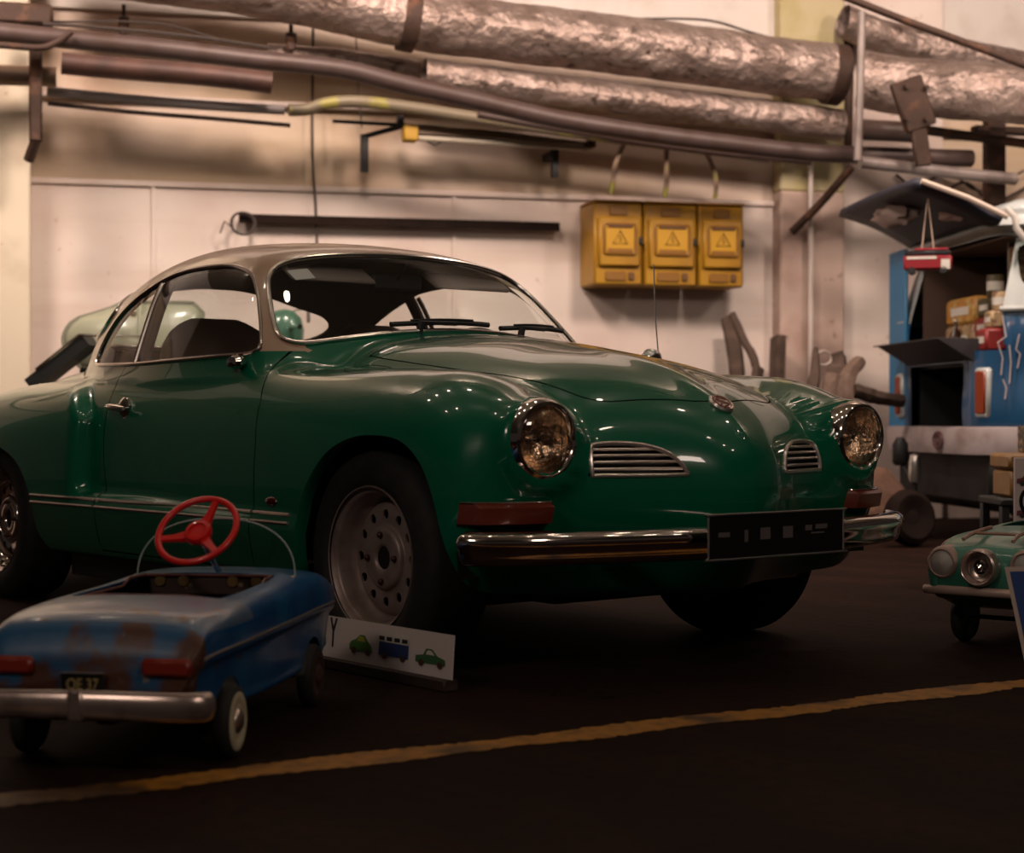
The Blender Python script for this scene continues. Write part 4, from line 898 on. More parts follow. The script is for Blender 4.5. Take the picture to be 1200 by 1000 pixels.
lm = MB().lathe([(.044,-.02),(.053,.0),(.055,.022),(.053,.040),(.048,.044),(.044,.040),(.040,.012),(.030,.004),(.0,.002)], (.745,0,.244), 'x', 44, caps=False).build('centre_lamp', BCH, g2)
MB().lathe([(.024,.004),(.024,.014),(.020,.020),(.014,.016),(.010,.030),(0,.034)], (.745,0,.244), 'x', 28).build('lamp_core', CHROME, lm)
mb = MB(); bpts = smooth_poly([(.66,.205,.165),(.70,.20,.167),(.745,.13,.172),(.765,.0,.174),(.745,-.13,.172),(.70,-.20,.167),(.66,-.205,.165)], 6, False); nb = len(bpts)
mb.sweep(bpts, 0, prof=[(math.cos(a)*.008, math.sin(a)*.013) for a in np.linspace(0, 2*math.pi, 13)[:-1]], up=(0,0,1), taper=[min(1, .5+.5*min(i, nb-1-i)/4) for i in range(nb)])
mb.build('front_bumper', mat('pale_pink_bumper', (.50,.36,.30), .45, .3, noise=(9,(.35,.22,.18),.5,.7,5)), g2)
MB().sweep(smooth_poly([(.715,.075,.318),(.66,.07,.333),(.55,.065,.345)], 5, False), .006, 6).sweep(smooth_poly([(.715,-.075,.318),(.66,-.07,.333),(.55,-.065,.345)], 5, False), .006, 6).sweep([(.66,-.07,.334),(.66,.07,.334)], .005, 6).build('bonnet_catch', PINKG, g2)
for s_ in (-1, 1):
    pts = [(x_, s_*float(Sp([(a, b[3][0]) for a, b in st2])(x_)), float(Sp([(a, b[3][1]) for a, b in st2])(x_))+.003) for x_ in np.linspace(-.15, .72, 30)]
    MB().sweep(pts, .003, 6).build('edge_trim', PINKG, g2)
for x_ in (0, .52):
    for s_ in (-1, 1): small_wheel(g2, x_, s_*.16, .076, s_, mat('dark_green_disc', (.02,.05,.035), .5), RUST2)
    MB().sweep([(x_,-.16,.076),(x_,.16,.076)], .007, 8).build('axle', RUST2, g2)
MB().sweep([(.30+.08*math.cos(t)*.5, .08*math.sin(t), .40+.08*math.cos(t)*.8) for t in np.linspace(0, 2*math.pi, 33)[:-1]], .006, 8, True).sweep([(.30,0,.40),(.40,0,.30)], .005, 6).build('steering_wheel', BLACK, g2)
# ---------------- card sign with three little cars
CARD = mat('white_card', (.60,.52,.50), .7); INK = mat('black_ink', (.012,.010,.012), .6)
def on_y(u, v, yv):
    d = ray(u, v); return CAM+d*((yv-CY)/d.y)
p1 = on_y(529, 798, -.80); p0 = on_y(352, 761, -.80); SZ = p1.z; p0.z = p1.z; dxy = (p1-p0); SWD = dxy.length; dxy.normalize(); SRZ = math.atan2(dxy.y, dxy.x)
SH = .108
sg_ = thing('card_sign', 'white card sign with a letter Y and three little printed vehicles against the front tyre', 'sign', p0+Vector((0,0,.001)), SRZ)
wb = tag(MB().box((SWD*.5,.01,SZ/2), (SWD*.96,.045,SZ), bev=.004).build('wooden_block', mat('brown_block_wood', (.045,.022,.012), .7, noise=((3,20,20),(.025,.012,.008),.45,.6,4)), None, loc=(p0.x,p0.y,0), rz=SRZ), 'low brown wooden batten under the white card sign', 'batten')
TI = Matrix.Rotation(math.radians(-4), 4, 'X')   # leans back towards the tyre
def card_poly(name, pts, m, k, parent):
    V = [(TI@Vector((a, -.0015-.0008*k, b))) for a, b in pts]; return mesh_obj(name, V, [tuple(range(len(V)))], m, parent, False)
V = [TI@Vector(p) for p in ((0,0,0),(SWD,0,0),(SWD,0,SH),(0,0,SH),(0,.004,0),(SWD,.004,0),(SWD,.004,SH),(0,.004,SH))]
mesh_obj('card', V, [(0,1,2,3),(7,6,5,4),(0,4,5,1),(1,5,6,2),(2,6,7,3),(3,7,4,0)], CARD, sg_, False)
PG = mat('print_green', (.06,.17,.02), .6); PG2 = mat('print_dark_green', (.035,.12,.04), .6); PB = mat('print_blue', (.010,.035,.14), .6); PW_ = mat('print_white', (.6,.56,.5), .6); PK = mat('print_tyre', (.06,.02,.012), .6); PY = mat('print_yellow', (.35,.33,.04), .6)
sx = SWD
def at_(u): # fraction along the card for photo column u
    a = (u-352)/(529-352); return sx*a*(1.10-.10*a)
def prn(name, x0, pts, m, k, par, sx_, sz_): return card_poly(name, [(x0+a_*sx_, .030+b_*sz_) for a_, b_ in pts], m, k, par)
xa, xb, xc = at_(423), at_(461), at_(504)
bt = prn('printed_beetle', xa, [(-1,0),(-1,.35),(-.85,.55),(-.45,.7),(-.1,1),(.3,1),(.6,.65),(.95,.35),(1,0)], PG, 0, sg_, .052, .042)
prn('window', xa, [(-.35,.6),(-.1,.92),(.22,.92),(.45,.6)], PY, 1, bt, .052, .042)
bt2 = prn('printed_bus', xb, [(-1,0),(-1,.6),(1,.6),(1,0)], PB, 0, sg_, .064, .058)
prn('roof', xb, [(-1,.6),(-1,.95),(-.9,1.05),(.95,1.05),(1,.95),(1,.6)], PW_, .5, bt2, .064, .058)
for k in range(4): prn('window', xb-.05+.0333*k, [(-1,.66),(-1,.84),(.7,.84),(.7,.66)], INK, 1, bt2, .014, .058)
bt3 = prn('printed_coupe', xc, [(-1,0),(-1,.45),(-.5,.55),(-.3,1),(.1,1),(.45,.6),(.95,.4),(1,0)], PG2, 0, sg_, .062, .036)
prn('window', xc, [(-.3,.6),(-.2,.9),(.05,.9),(.3,.6)], PW_, 1, bt3, .062, .036)
for par, xx, q in ((bt, xa, .052), (bt2, xb, .064), (bt3, xc, .062)):
    for d_ in (-.6, .65): card_poly('printed_tyre', [(xx+d_*q+.011*math.cos(t), .030+.009*math.sin(t)) for t in np.linspace(0, 2*math.pi, 15)[:-1]], PK, 1.5, par)
text_part('Y', .112, 'letter', INK, sg_, TI@Matrix.Translation((at_(390), -.0018, .062))@Matrix.Rotation(math.pi/2, 4, 'X'), xs=.5)
# ---------------- blue sign at the right edge
BSG = mat('sign_blue', (.006,.035,.16), .45, noise=(20,(.02,.06,.2),.6,.7,6)); BW = mat('sign_cream', (.42,.33,.28), .55, noise=(9,(.3,.2,.16),.5,.7,5))
b = cw((1206-600)/2040*4.42, 4.42, 0); yaw_ = YAW-math.pi/2+math.radians(-16)
bs = thing('enamel_sign', 'blue enamel sign with cream border and round emblem leaning at the right edge', 'sign', b, yaw_)
BT = Matrix.Rotation(math.radians(-8), 4, 'X')@Matrix.Rotation(math.radians(-0), 4, 'Y')
def bsp(name, pts, m, k, par, t=.004):
    a = [BT@Vector((x_, -k, z_)) for x_, z_ in pts]; n = len(a); c = [BT@Vector((x_, -k+t, z_)) for x_, z_ in pts]
    return mesh_obj(name, a+c, [tuple(range(n)), tuple(range(2*n-1, n-1, -1))]+[(i, i+n, (i+1) % n+n, (i+1) % n) for i in range(n)], m, par, False)
L0, L1, R1, R0 = (-.002,.004), (-.060,.286), (.20,.300), (.26,.004)
bsp('border', [L0,R0,R1,L1], BW, 0, bs, .006)
def ins(p, c=(.10,.148), f=.915): return (c[0]+(p[0]-c[0])*f, c[1]+(p[1]-c[1])*f)
bsp('panel', [ins(p) for p in (L0,R0,R1,L1)], BSG, .0015, bs)
bsp('emblem_ring', [(.095+.078*math.cos(t), .165+.078*math.sin(t)) for t in np.linspace(0, 2*math.pi, 41)[:-1]], PW_, .003, bs)
bsp('emblem_centre', [(.095+.058*math.cos(t), .165+.058*math.sin(t)) for t in np.linspace(0, 2*math.pi, 41)[:-1]], BSG, .0045, bs)
MB().sweep([(.10,.045,.26),(.10,.20,.006)], .008, 6).build('prop_leg', RUST2, bs)
# ---------------- white poster with dark red cars
b = cw((1212-600)/2040*6.0, 6.0, 0); po = thing('poster_stand', 'white poster card with dark red printed cars standing behind the green pedal car', 'poster', b, YAW-math.pi/2)
MB().box((.05,0,.265), (.24,.012,.53), bev=.002).build('poster_board', mat('poster_white', (.46,.37,.36), .6), po)
DR = mat('dark_red_print', (.12,.02,.025), .6)
for zz in (.455,.345,.235,.125):
    for xx in (-.02,.09):
        s_ = .042; V = [(xx-s_,-.0075,zz-.014),(xx-s_,-.0075,zz+.002),(xx-s_*.55,-.0075,zz+.006),(xx-s_*.3,-.0075,zz+.02),(xx+s_*.3,-.0075,zz+.02),(xx+s_*.6,-.0075,zz+.005),(xx+s_,-.0075,zz),(xx+s_,-.0075,zz-.014)]
        pr = mesh_obj('printed_car', V, [tuple(range(8))], DR, po, False)
        for d_ in (-.55,.55): mesh_obj('printed_tyre', [(xx+d_*s_+.009*math.cos(t), -.0085, zz-.014+.009*math.sin(t)) for t in np.linspace(0, 2*math.pi, 13)[:-1]], [tuple(range(12))], INK, pr, False)
    MB().box((.05,-.0078,zz+.045), (.16,.001,.006)).build('print_rule', DR, po, smooth=False)
# ---------------- ochre case on a dark stand, patterned tin on top
b = cw((1215-600)/2040*7.0, 7.0, 0); RZC = YAW-math.pi/2
stn = thing('low_stand', 'black low stand under the ochre case at the right edge', 'stand', b, RZC)
MB().box((.06,.0,.335), (.50,.34,.03), bev=.006).build('top', BLACK, stn)
for a in (-.17,.29):
    for c_ in (-.14,.14): MB().box((a,c_,.16), (.035,.035,.32), bev=.004).build('leg', BLACK, stn)
OCH = mat('ochre_case', (.26,.135,.045), .5, noise=(9,(.18,.085,.03),.45,.7,6), bump=(20,.2,.003))
cs = thing('storage_case', 'ochre lidded case on the low stand beside the white poster', 'case', b+Vector((0,0,.351)), RZC)
MB().box((.07,0,.055), (.425,.26,.110), bev=.012).build('case_body', OCH, cs); MB().box((.07,0,.143), (.445,.28,.062), bev=.012).build('lid', OCH, cs); MB().box((.05,-.143,.11), (.05,.012,.04), bev=.004).build('latch', GOLD, cs)
tn = thing('patterned_tin', 'dark tin with golden pattern standing on the ochre case', 'tin', b+Vector((0,0,.527)), RZC)
PAT = mat('gold_black_pattern', (.02,.014,.010), .4, noise=((60,60,60),(.30,.20,.09),.52,.56,1)); MB().box((.06,-.02,.055), (.24,.17,.108), bev=.006).build('tin_body', PAT, tn); MB().box((.09,-.02,.175), (.19,.13,.13), bev=.02).build('tin_top', PAT, tn)
# ---------------- junk behind the far headlight
b = cw((1066-600)/2040*9.0, 9.0, 0); wl = thing('discarded_tyre', 'dark brown round tyre leaning beside the coupe\'s far bumper end', 'tyre', b, YAW-math.pi/2+.45)
DKB = mat('dark_brown_rubber', (.013,.008,.007), .85, spec=.05, noise=(8,(.022,.013,.010),.5,.7,5))
TR = Matrix.Rotation(math.radians(-10), 3, 'X')
MB().lathe([(.06,-.03),(.085,-.045),(.115,-.05),(.140,-.035),(.150,0),(.140,.035),(.06,.04)], (0,.0,.152), 'y', 40, TR).build('tyre', DKB, wl); MB().lathe([(.0,-.03),(.03,-.032),(.062,-.022),(.064,.0)], (0,0,.152), 'y', 30, TR).build('wheel_disc', mat('dark_hub_paint', (.013,.008,.007), .85, spec=.1), wl)
b = cw((1042-600)/2040*9.5, 9.5, 0); sk = MB(); g = []
for k, (r, h, dx) in enumerate(((.15,.0,0),(.165,.06,0),(.16,.16,.0),(.13,.26,-.01),(.085,.33,-.03),(.05,.38,-.05),(.03,.40,-.055))):
    g.append([(dx+r*math.cos(a)*(1+.08*math.sin(3*a+h*9)), r*.7*math.sin(a), h) for a in np.linspace(0, 2*math.pi, 25)])
o = MB().grid(g).build('burlap_sack', mat('tan_burlap', (.16,.085,.055), .9, noise=(7,(.10,.05,.034),.45,.7,6), bump=(12,.8,.03)), None, loc=b, rz=0, merge=True); tag(o, 'tan cloth sack slumped behind the coupe\'s far headlight', 'sack')
b = cw((1072-600)/2040*9.75, 9.75, 0); lpn = thing('work_lamp', 'small dark standing lamp with a shiny cap behind the round wheel', 'lamp', b, 0)
MB().lathe([(.10,0),(.10,.02),(.015,.035),(.014,.30),(.0,.31)], (0,0,0), 'z', 20).build('stand', BLACK, lpn); MB().lathe([(.028,.31),(.034,.34),(.034,.42),(.026,.46),(0,.47)], (0,0,0), 'z', 20).build('cap', mat('bright_metal_cap', (.8,.76,.72), .2, .9), lpn); MB().lathe([(.03,.34),(.045,.36),(.045,.46),(.02,.50),(0,.50)], (-.10,0,.06), 'z', 16).sweep([(-.10,0,.42),(0,0,.30)], .01, 6).build('dark_knob', BLACK, lpn)
# ================================================================ van with the open tailgate
vx = (RT*.9957+FWH*.093).normalized(); VRZ = math.atan2(vx.y, vx.x)
van = thing('old_van', 'old blue and white van with its tailgate open at the right edge', 'van', cw(2.44, 8.95), VRZ)
def vloc(X, Z, h):   # camera-floor metres -> van coordinates
    d = (cw(X, Z, h)-cw(2.44, 8.95)); vy = Vector((-vx.y, vx.x, 0)); return Vector((d.dot(vx), d.dot(vy), d.z))
VL, VWd = 2.6, 1.62
def vring(ins, r, n=12):
    a, b, c, d = ins, VL-ins, ins, VWd-ins; r = max(r-ins*.5, .05); P = []
    def seg(p, q, m): return [(p[0]+(q[0]-p[0])*i/m, p[1]+(q[1]-p[1])*i/m) for i in range(m)]
    def arc(cx_, cy_, t0): return [(cx_+r*math.cos(t0+math.pi/2*i/n), cy_+r*math.sin(t0+math.pi/2*i/n)) for i in range(n)]
    P += seg((a+r,c),(b-r,c),44)+arc(b-r,c+r,-math.pi/2)+seg((b,c+r),(b,d-r),20)+arc(b-r,d-r,0)+seg((b-r,d),(a+r,d),44)+arc(a+r,d-r,math.pi/2)+seg((a,d-r),(a,c+r),30)+arc(a+r,c+r,math.pi)
    return P
Vi = Sp([(.44,.06),(.56,.0),(.9,-.01),(1.22,.0),(1.27,.012),(1.64,.12)])
def vmesh(z0, z1, n, fi=None): return [[(px_, py_, z_) for px_, py_ in vring(float((fi or Vi)(z_)), .24)] for z_ in np.linspace(z0, z1, n)]
BLUV = mat('van_blue_paint', (.008,.052,.125), .35, 0, .4, .1, noise=[(3,(.012,.075,.17),.45,.7,5),(11,(.10,.10,.14),.70,.76,7)])
WHV = mat('van_white_paint', (.40,.42,.41), .4, 0, .3, .1, noise=[(4,(.30,.31,.30),.5,.7,6),(12,(.40,.22,.14),.72,.78,7)])
BRB = mat('van_bright_blue', (.012,.17,.36), .4); GRB = mat('van_grey_blue', (.045,.065,.11), .5)
bmv = grid_bm(vmesh(.50, 1.22, 26), False)
f_en = lambda x, y, z: np.where(x < .5, smax(smax(.30-y, y-1.20, .02), smax(.585-z, z-.965, .02), .04), .3)
f_h0 = lambda x, y, z: np.where((x < .5) & (z > .98), smax(smax(x-.10, y-1.22, .02), 1.02-z, .02), .3)
cut(bmv, f_en); cut(bmv, f_h0); bm_obj(bmv, 'lower_body', BLUV, van, 50, lambda x, y, z: (f_en(x,y,z) < 0) | (f_h0(x,y,z) < 0))
bmv = grid_bm(vmesh(1.22, 1.64, 22), False)
f_ht = lambda x, y, z: np.where((x < .5) & (z > .9), smax(smax(smax(.02-y, y-1.22, .02), x-(.10+Vi(z)), .01), smax(1.0-z, z-1.63, .02), .06), .3)
f_sw = lambda x, y, z: np.where((y < .4) & (x > .1), np.minimum(smax(smax(.20-x, x-.86, .02), smax(1.345-z, z-1.58, .02), .10), smax(smax(1.0-x, x-1.7, .02), smax(1.345-z, z-1.58, .02), .10)), .3)
cut(bmv, f_ht); cut(bmv, f_sw); bm_obj(bmv, 'upper_body', WHV, van, 50, lambda x, y, z: (f_ht(x,y,z) < 0) | (f_sw(x,y,z) < 0))
rf_ = Sp([(1.64,.115),(1.655,.075),(1.69,.075),(1.70,.12),(1.78,.20),(1.85,.34),(1.90,.60)])
bmv = grid_bm(vmesh(1.64, 1.90, 24, rf_), False); bmv.verts.ensure_lookup_table(); top = [v for v in bmv.verts if v.co.z > 1.899]; 
try: bmv.faces.new(top)
except ValueError: pass
bm_obj(bmv, 'roof', WHV, van, 50)
_r = vring(-.008, .24); _k = [i for i, p in enumerate(_r) if p[0] < .2 and .06 < p[1] < 1.24]; _r = _r[_k[-1]+1:]+_r[:_k[0]]
MB().sweep([(a, b, 1.232) for a, b in _r], .016, 8).build('belt_moulding', WHV, van)
MB().sweep([(a, b, .548) for a, b in vring(-.05, .26)], 0, closed=True, prof=[(-.02,-.075),(.02,-.07),(.028,-.03),(.028,.03),(.02,.07),(-.02,.075)], up=(0,0,1)).build('bumper', mat('dull_white_bumper', (.36,.30,.30), .45, noise=(6,(.24,.18,.17),.5,.7,6)), van)
P = vloc((1122-600)/2040*9.45, 9.45, .54); DC = Vector((-.085, P.y, .548)); DQ = Vector((-1,0,0)).to_track_quat('Z','Y').to_matrix()
dm = MB().sweep([DC+Vector((0, .075*math.cos(t), .045*math.sin(t))) for t in np.linspace(0, 2*math.pi, 31)[:-1]], .005, 6, True).build('oval_plate_ring', mat('dark_red_mark', (.12,.03,.04), .5), van)
text_part('D', .085, 'oval_plate_letter', mat('dark_red_mark'), dm, Matrix.Translation(DC)@Matrix(((0,0,-1,0),(-1,0,0,0),(0,1,0,0),(0,0,0,1))), .002, 1.2)
MB().box((VL/2, VWd/2, .36), (VL-.08, VWd-.06, .36), bev=.05).build('underbody', BLACK, van)
for x_ in (.95, 2.3):
    for y_ in (.12, VWd-.12): MB().lathe([(.0,-.09),(.18,-.10),(.27,-.09),(.315,-.06),(.32,.06),(.27,.09),(.0,.09)], (x_, y_, .32), 'y', 36).build('wheel', TYRE, van)
# engine bay, jambs and lights
mb = MB(); e0_, e1_ = .31, 1.29
mb.box((.45,.75,.60), (.8,.9,.02)).box((.45,.75,.96), (.8,.9,.02)).box((.84,.75,.78), (.02,.9,.38)).box((.45,.305,.78), (.8,.02,.38)).box((.45,1.195,.78), (.8,.02,.38)); mb.build('engine_bay', BLACK, van, smooth=False)
for y_ in (.27, 1.225): MB().box((-.006, y_, .775), (.02,.055,.40), bev=.006).build('bay_jamb', GRB, van)
MB().box((-.006,.75,.57), (.02,1.0,.04), bev=.006).build('bay_sill', GRB, van)
mbq = MB().box((-.012,1.405,1.13), (.020,.31,1.06), bev=.006); mbq.build('corner_panel', BRB, van)
ORL = mat('orange_tail_lens', (.20,.030,.008), .35)
for y_, x_, rz_ in ((.108,.020,.52),(1.31,-.03,0)):
    R3 = Matrix.Rotation(rz_, 3, 'Z'); tl = MB().box((x_, y_, .80), (.055,.085,.24), R3, bev=.016).build('tail_light', ORL, van); MB().box((x_+.006, y_, .80), (.048,.10,.262), R3, bev=.014).build('light_bezel', WHV, tl)
MB().box((-.015,.8,.585-.03), (.01,.6,.03)).build('plate_lamp_strip', BLACK, van)
# load space
mb = MB(); mb.box((.5,.68,1.005), (.84,1.10,.02)).box((.95,.68,1.30), (.02,1.10,.60)).box((.62,.16,1.30), (.64,.01,.58)).box((.5,1.23,1.30), (.84,.01,.58)).box((.55,.68,1.615),(.8,1.1,.01)); mb.build('load_space', mat('brown_load_lining', (.10,.058,.040), .8), van, smooth=False)
MB().prism([(-.20,1.085),(.10,1.085),(.10,.965),(.0,.965)], (0,-1.05,0), (0,1.22,0), (1,0,0), (0,0,1)).build('tailgate_shelf', mat('charcoal_shelf', (.022,.018,.020), .55), van, smooth=False)
MB().box((-.12,.75,1.088), (.16,1.1,.006)).build('shelf_mat', mat('grey_shelf_mat', (.05,.042,.042), .8), van, smooth=False)
g = []
for t in np.linspace(0, 1, 9): g.append([(.10-.46*t, .03+1.39*s, 1.705+.20*t+.025*math.sin(math.pi*t)+.01*math.sin(math.pi*s)) for s in np.linspace(0, 1, 9)])
hm = MB().grid(g); o = hm.build('open_tailgate', mat('navy_tailgate', (.014,.014,.026), .6), van); sm = o.modifiers.new('s', 'SOLIDIFY'); sm.thickness = .045
MB().sweep([(-.34,.02,1.885),(-.10,.005,1.80),(.10,-.03,1.70)], .016, 8).build('tailgate_strut', mat('pale_strut', (.5,.40,.33), .5), van)
MB().sweep([(.09,-.03,1.745),(.13,-.045,1.70),(.14,-.045,1.64),(.20,-.04,1.57)], .017, 8).build('white_hook', mat('white_hook', (.6,.55,.50), .4), van)
SCR = mat('pale_scratch', (.42,.34,.34), .6)
for k, pts in enumerate(([(1172,370),(1176,395),(1166,402),(1172,420),(1170,440)], [(1192,392),(1188,410),(1193,415),(1190,432)], [(1180,405),(1182,425),(1180,450)], [(1172,445),(1176,455),(1174,468)])):
    q = []
    for u, v in pts:
        Z = 8.98; p = vloc((u-600)/2040*Z, Z, CZ-(v-491)/2040*Z); q.append((p.x, -.001+float(Vi(p.z))-.0, p.z))
    MB().sweep(q, .004, 5).build('paint_scratch', SCR, van)
gl = MB().box((.53,.085,1.46), (.70,.006,.26)).box((1.35,.085,1.46), (.74,.006,.26)).build('side_window', thin_glass('van_glass', (.75,.78,.76), .1), van, smooth=False)
MB().box((1.1,.35,1.46), (1.7,.02,.34)).build('window_curtain', mat('beige_curtain', (.36,.33,.27), .9, bump=((60,4,4),.6,.02)), van, smooth=False)
# goods in the van
def good(name, label, cat, c, d, m, kind='box', rz=0.0):
    b = van.matrix_basis @ Vector(c) if False else cw(2.44, 8.95)+vx*c[0]+Vector((-vx.y, vx.x, 0))*c[1]+Vector((0,0,c[2]))
    t = thing(name, label, cat, b, VRZ+rz, 'goods displayed in the open van')
    if kind == 'box': MB().box((0,0,d[2]/2), d, bev=min(d)*.12).build('carton', m, t); MB().box((-d[0]/2-.001,0,d[2]*.5), (.003,d[1]*.6,d[2]*.3)).build('front_label', PW_ if name != 'plaid_bag' else INK, t, smooth=False)
    elif kind == 'can': MB().lathe([(d[0]/2*.9,0),(d[0]/2,.006),(d[0]/2,d[2]-.006),(d[0]/2*.9,d[2])], (0,0,0), 'z', 18).build('can_body', m, t); MB().lathe([(d[0]/2*1.01,d[2]*.3),(d[0]/2*1.01,d[2]*.7)], (0,0,0), 'z', 18, caps=False).build('can_label', PW_, t)
    elif kind == 'bottle': MB().lathe([(d[0]/2*.9,0),(d[0]/2,.008),(d[0]/2,d[2]*.6),(d[0]/2*.35,d[2]*.75),(d[0]/2*.3,d[2]*.95)], (0,0,0), 'z', 16).build('bottle_body', m, t); MB().lathe([(d[0]/2*.36,d[2]*.93),(d[0]/2*.36,d[2]),(0,d[2])], (0,0,0), 'z', 12).build('bottle_cap', PW_, t)
    return t
ORG = mat('orange_pack', (.42,.19,.03), .5, noise=(24,(.5,.36,.12),.5,.6,3)); CRM = mat('cream_pack', (.38,.26,.14), .6, noise=(20,(.16,.08,.04),.5,.6,3)); RDP = mat('red_pack', (.22,.018,.016), .5)
BRN = mat('brown_grey_board', (.15,.10,.085), .7); OLV = mat('olive_pack', (.07,.055,.022), .6); TAN = mat('tan_board', (.42,.27,.17), .7); PNK = mat('pale_pink_pack', (.33,.22,.19), .6)
PLD = mat('plaid_cloth', (.16,.06,.03), .8, noise=((30,30,60),(.32,.22,.12),.5,.54,1))
F0z = 1.016
good('display_board', 'brown-grey board standing at the back of the open van', 'board', (.50,.62,F0z), (.03,.52,.55), BRN)
good('display_board', 'tan board leaning behind the hanging red toy bus in the van', 'board', (.58,.88,F0z), (.02,.60,.58), TAN)
good('goods_box', 'large cream and brown patterned box under the orange one in the van', 'box', (.23,.78,F0z), (.20,.46,.17), CRM)
good('goods_box', 'orange-yellow box, largest bright box in the open van', 'box', (.23,.76,F0z+.172), (.20,.46,.15), ORG)
good('goods_box', 'low red box in front of the olive box in the open van', 'box', (.20,.36,F0z+.09), (.18,.24,.10), RDP)
good('goods_box', 'wide pale pink box lying below the low red box in the van', 'box', (.21,.37,F0z), (.22,.30,.085), PNK)
good('goods_box', 'olive box on top of the low red box in the van', 'box', (.18,.34,F0z+.192), (.14,.20,.10), OLV)
good('goods_box', 'small red box at the near rear corner of the van floor', 'box', (.10,.15,F0z), (.15,.14,.12), RDP)
good('goods_box', 'small cream box on the red box at the van\'s near corner', 'box', (.12,.15,F0z+.122), (.12,.12,.09), CRM)
good('goods_can', 'olive can standing highest beside the black post in the van', 'can', (.16,.30,F0z+.294), (.09,.09,.12), OLV, 'can')
good('goods_can', 'cream can on the stacked small boxes at the near corner', 'can', (.13,.16,F0z+.214), (.08,.08,.10), CRM, 'can')
good('goods_bottle', 'brown bottle beside the orange box in the van', 'bottle', (.02,.52,F0z+.0), (.06,.06,.19), mat('brown_bottle', (.05,.02,.008), .2), 'bottle')
ps = good('display_post', 'black post standing in the open van beside the plaid bag', 'post', (.40,.40,F0z), (.04,.08,.54), BLACK)
good('plaid_bag', 'orange-brown plaid bag hanging at the near top of the van opening', 'bag', (.26,.24,F0z+.28), (.06,.10,.28), PLD)
# hanging red toy
tb = cw((1087-600)/2040*9.05, 9.05, 0); hz = CZ-(322-491)/2040*9.05
ty = thing('toy_bus', 'red toy bus with a white stripe hanging on two cords under the open tailgate', 'toy', tb+Vector((0,0,hz)), YAW-math.pi/2-.25)
MB().box((0,0,.060), (.245,.09,.075), bev=.010).build('bus_body', mat('toy_red', (.24,.012,.02), .35), ty); MB().box((0,0,.108), (.235,.084,.030), bev=.008).build('window_band', mat('toy_black', (.015,.012,.014), .3), ty)
MB().box((.02,0,.128), (.17,.07,.014), bev=.005).build('roof', mat('toy_red'), ty); MB().box((-.03,-.046,.084), (.15,.003,.014)).build('white_stripe', PW_, ty, smooth=False); MB().box((.09,-.0465,.05), (.045,.003,.05)).build('white_panel', PW_, ty, smooth=False)
for a in (-.08,.08): 
    for s_ in (-.04,.04): MB().lathe([(0,-.008),(.018,-.008),(.020,0),(.018,.008),(0,.008)], (a, s_, .020), 'y', 14).build('wheel', BLACK, ty)
for a, b_ in ((-.03,.0),(.03,.03)): MB().sweep([(a,0,.134),(a*.4+.0,0,.30),(.0,.05,.40)], .0035, 5).build('cord', mat('pale_cord', (.5,.36,.28), .7), ty)
# junk under the tailgate
for k, (u, v, Z, w_, h_, m, lab) in enumerate(((1050,252,9.6,.22,.10,BRN,'dark crumpled bag tucked under the left end of the tailgate'), (1100,238,9.5,.12,.06,ORG,'small orange bundle under the tailgate above the toy bus'), (1122,248,9.3,.16,.08,PNK,'pale crumpled bundle under the near end of the tailgate'))):
    b = cw((u-600)/2040*Z, Z, CZ-(v-491)/2040*Z); g = []
    from mathutils import noise as NZ
    for i in range(13):
        ph = math.pi*i/12; row = []
        for j in range(21):
            a = 2*math.pi*j/20; d = Vector((math.sin(ph)*math.cos(a), math.sin(ph)*math.sin(a), math.cos(ph))); q = 1+.5*NZ.noise(d*2.2+Vector((k*7,0,0))); row.append((d.x*w_/2*q*1.4, d.y*.05*q, d.z*h_/2*q*1.3))
        row[-1] = row[0]; g.append(row)
    o = MB().grid(g).build('hanging_bundle', m, None, loc=b, merge=True); tag(o, lab, 'bundle')
# ================================================================ pale green car with raised lid behind the coupe
PGN = mat('pale_green_paint', (.30,.31,.22), .35, 0, .4, .08, noise=(3,(.24,.24,.17),.5,.7,5)); PGD = mat('green_grey_inner', (.17,.17,.12), .6)
gx = RT.copy(); GBX = cw(-1.85, 9.0); pcar = thing('parked_car', 'pale green small old car with its lid raised, mostly hidden behind the coupe', 'car', GBX, math.atan2(gx.y, gx.x))
def sec3(w, zt, zs, zb): return [(0,zt),(w*.5,zt-.01),(w*.85,zt-.05),(w*.97,zs+.10),(w,zs),(w*.98,zs-.15),(w*.93,zb+.06),(w*.8,zb),(0,zb)]
rows = loft([(-.45,sec3(.50,.72,.50,.30)),(-.40,sec3(.60,.80,.55,.26)),(-.2,sec3(.68,.88,.58,.24)),(.05,sec3(.70,.90,.6,.22)),(.18,sec3(.68,.86,.58,.24)),(.28,sec3(.58,.74,.52,.28))], dens=.03)
bmp = grid_bm(rows); bm_obj(bmp, 'body', PGN, pcar, 60)
g = []
for t in np.linspace(0, 1, 14):
    zz = .93+.345*t; w0 = .36+ (.0 if t < .8 else -(t-.8)*.75); xl = -.40+.0*t-.12*math.sin(math.pi*min(t*1.1,1))*.9+(.0 if t < .75 else (t-.75)*.75); xr = .22-(0 if t < .85 else (t-.85)*.35)
    g.append([(xl+(xr-xl)*s, .10+.10*t-.13*math.sin(math.pi*s)**.6*math.sin(math.pi*(.15+.7*t)), zz) for s in np.linspace(0, 1, 21)])
lid = MB().grid(g).build('raised_lid', PGN, pcar); sm = lid.modifiers.new('s', 'SOLIDIFY'); sm.thickness = .02
edge = [g[i][0] for i in range(14)]+g[-1][1:]+[g[i][-1] for i in range(12, -1, -1)]
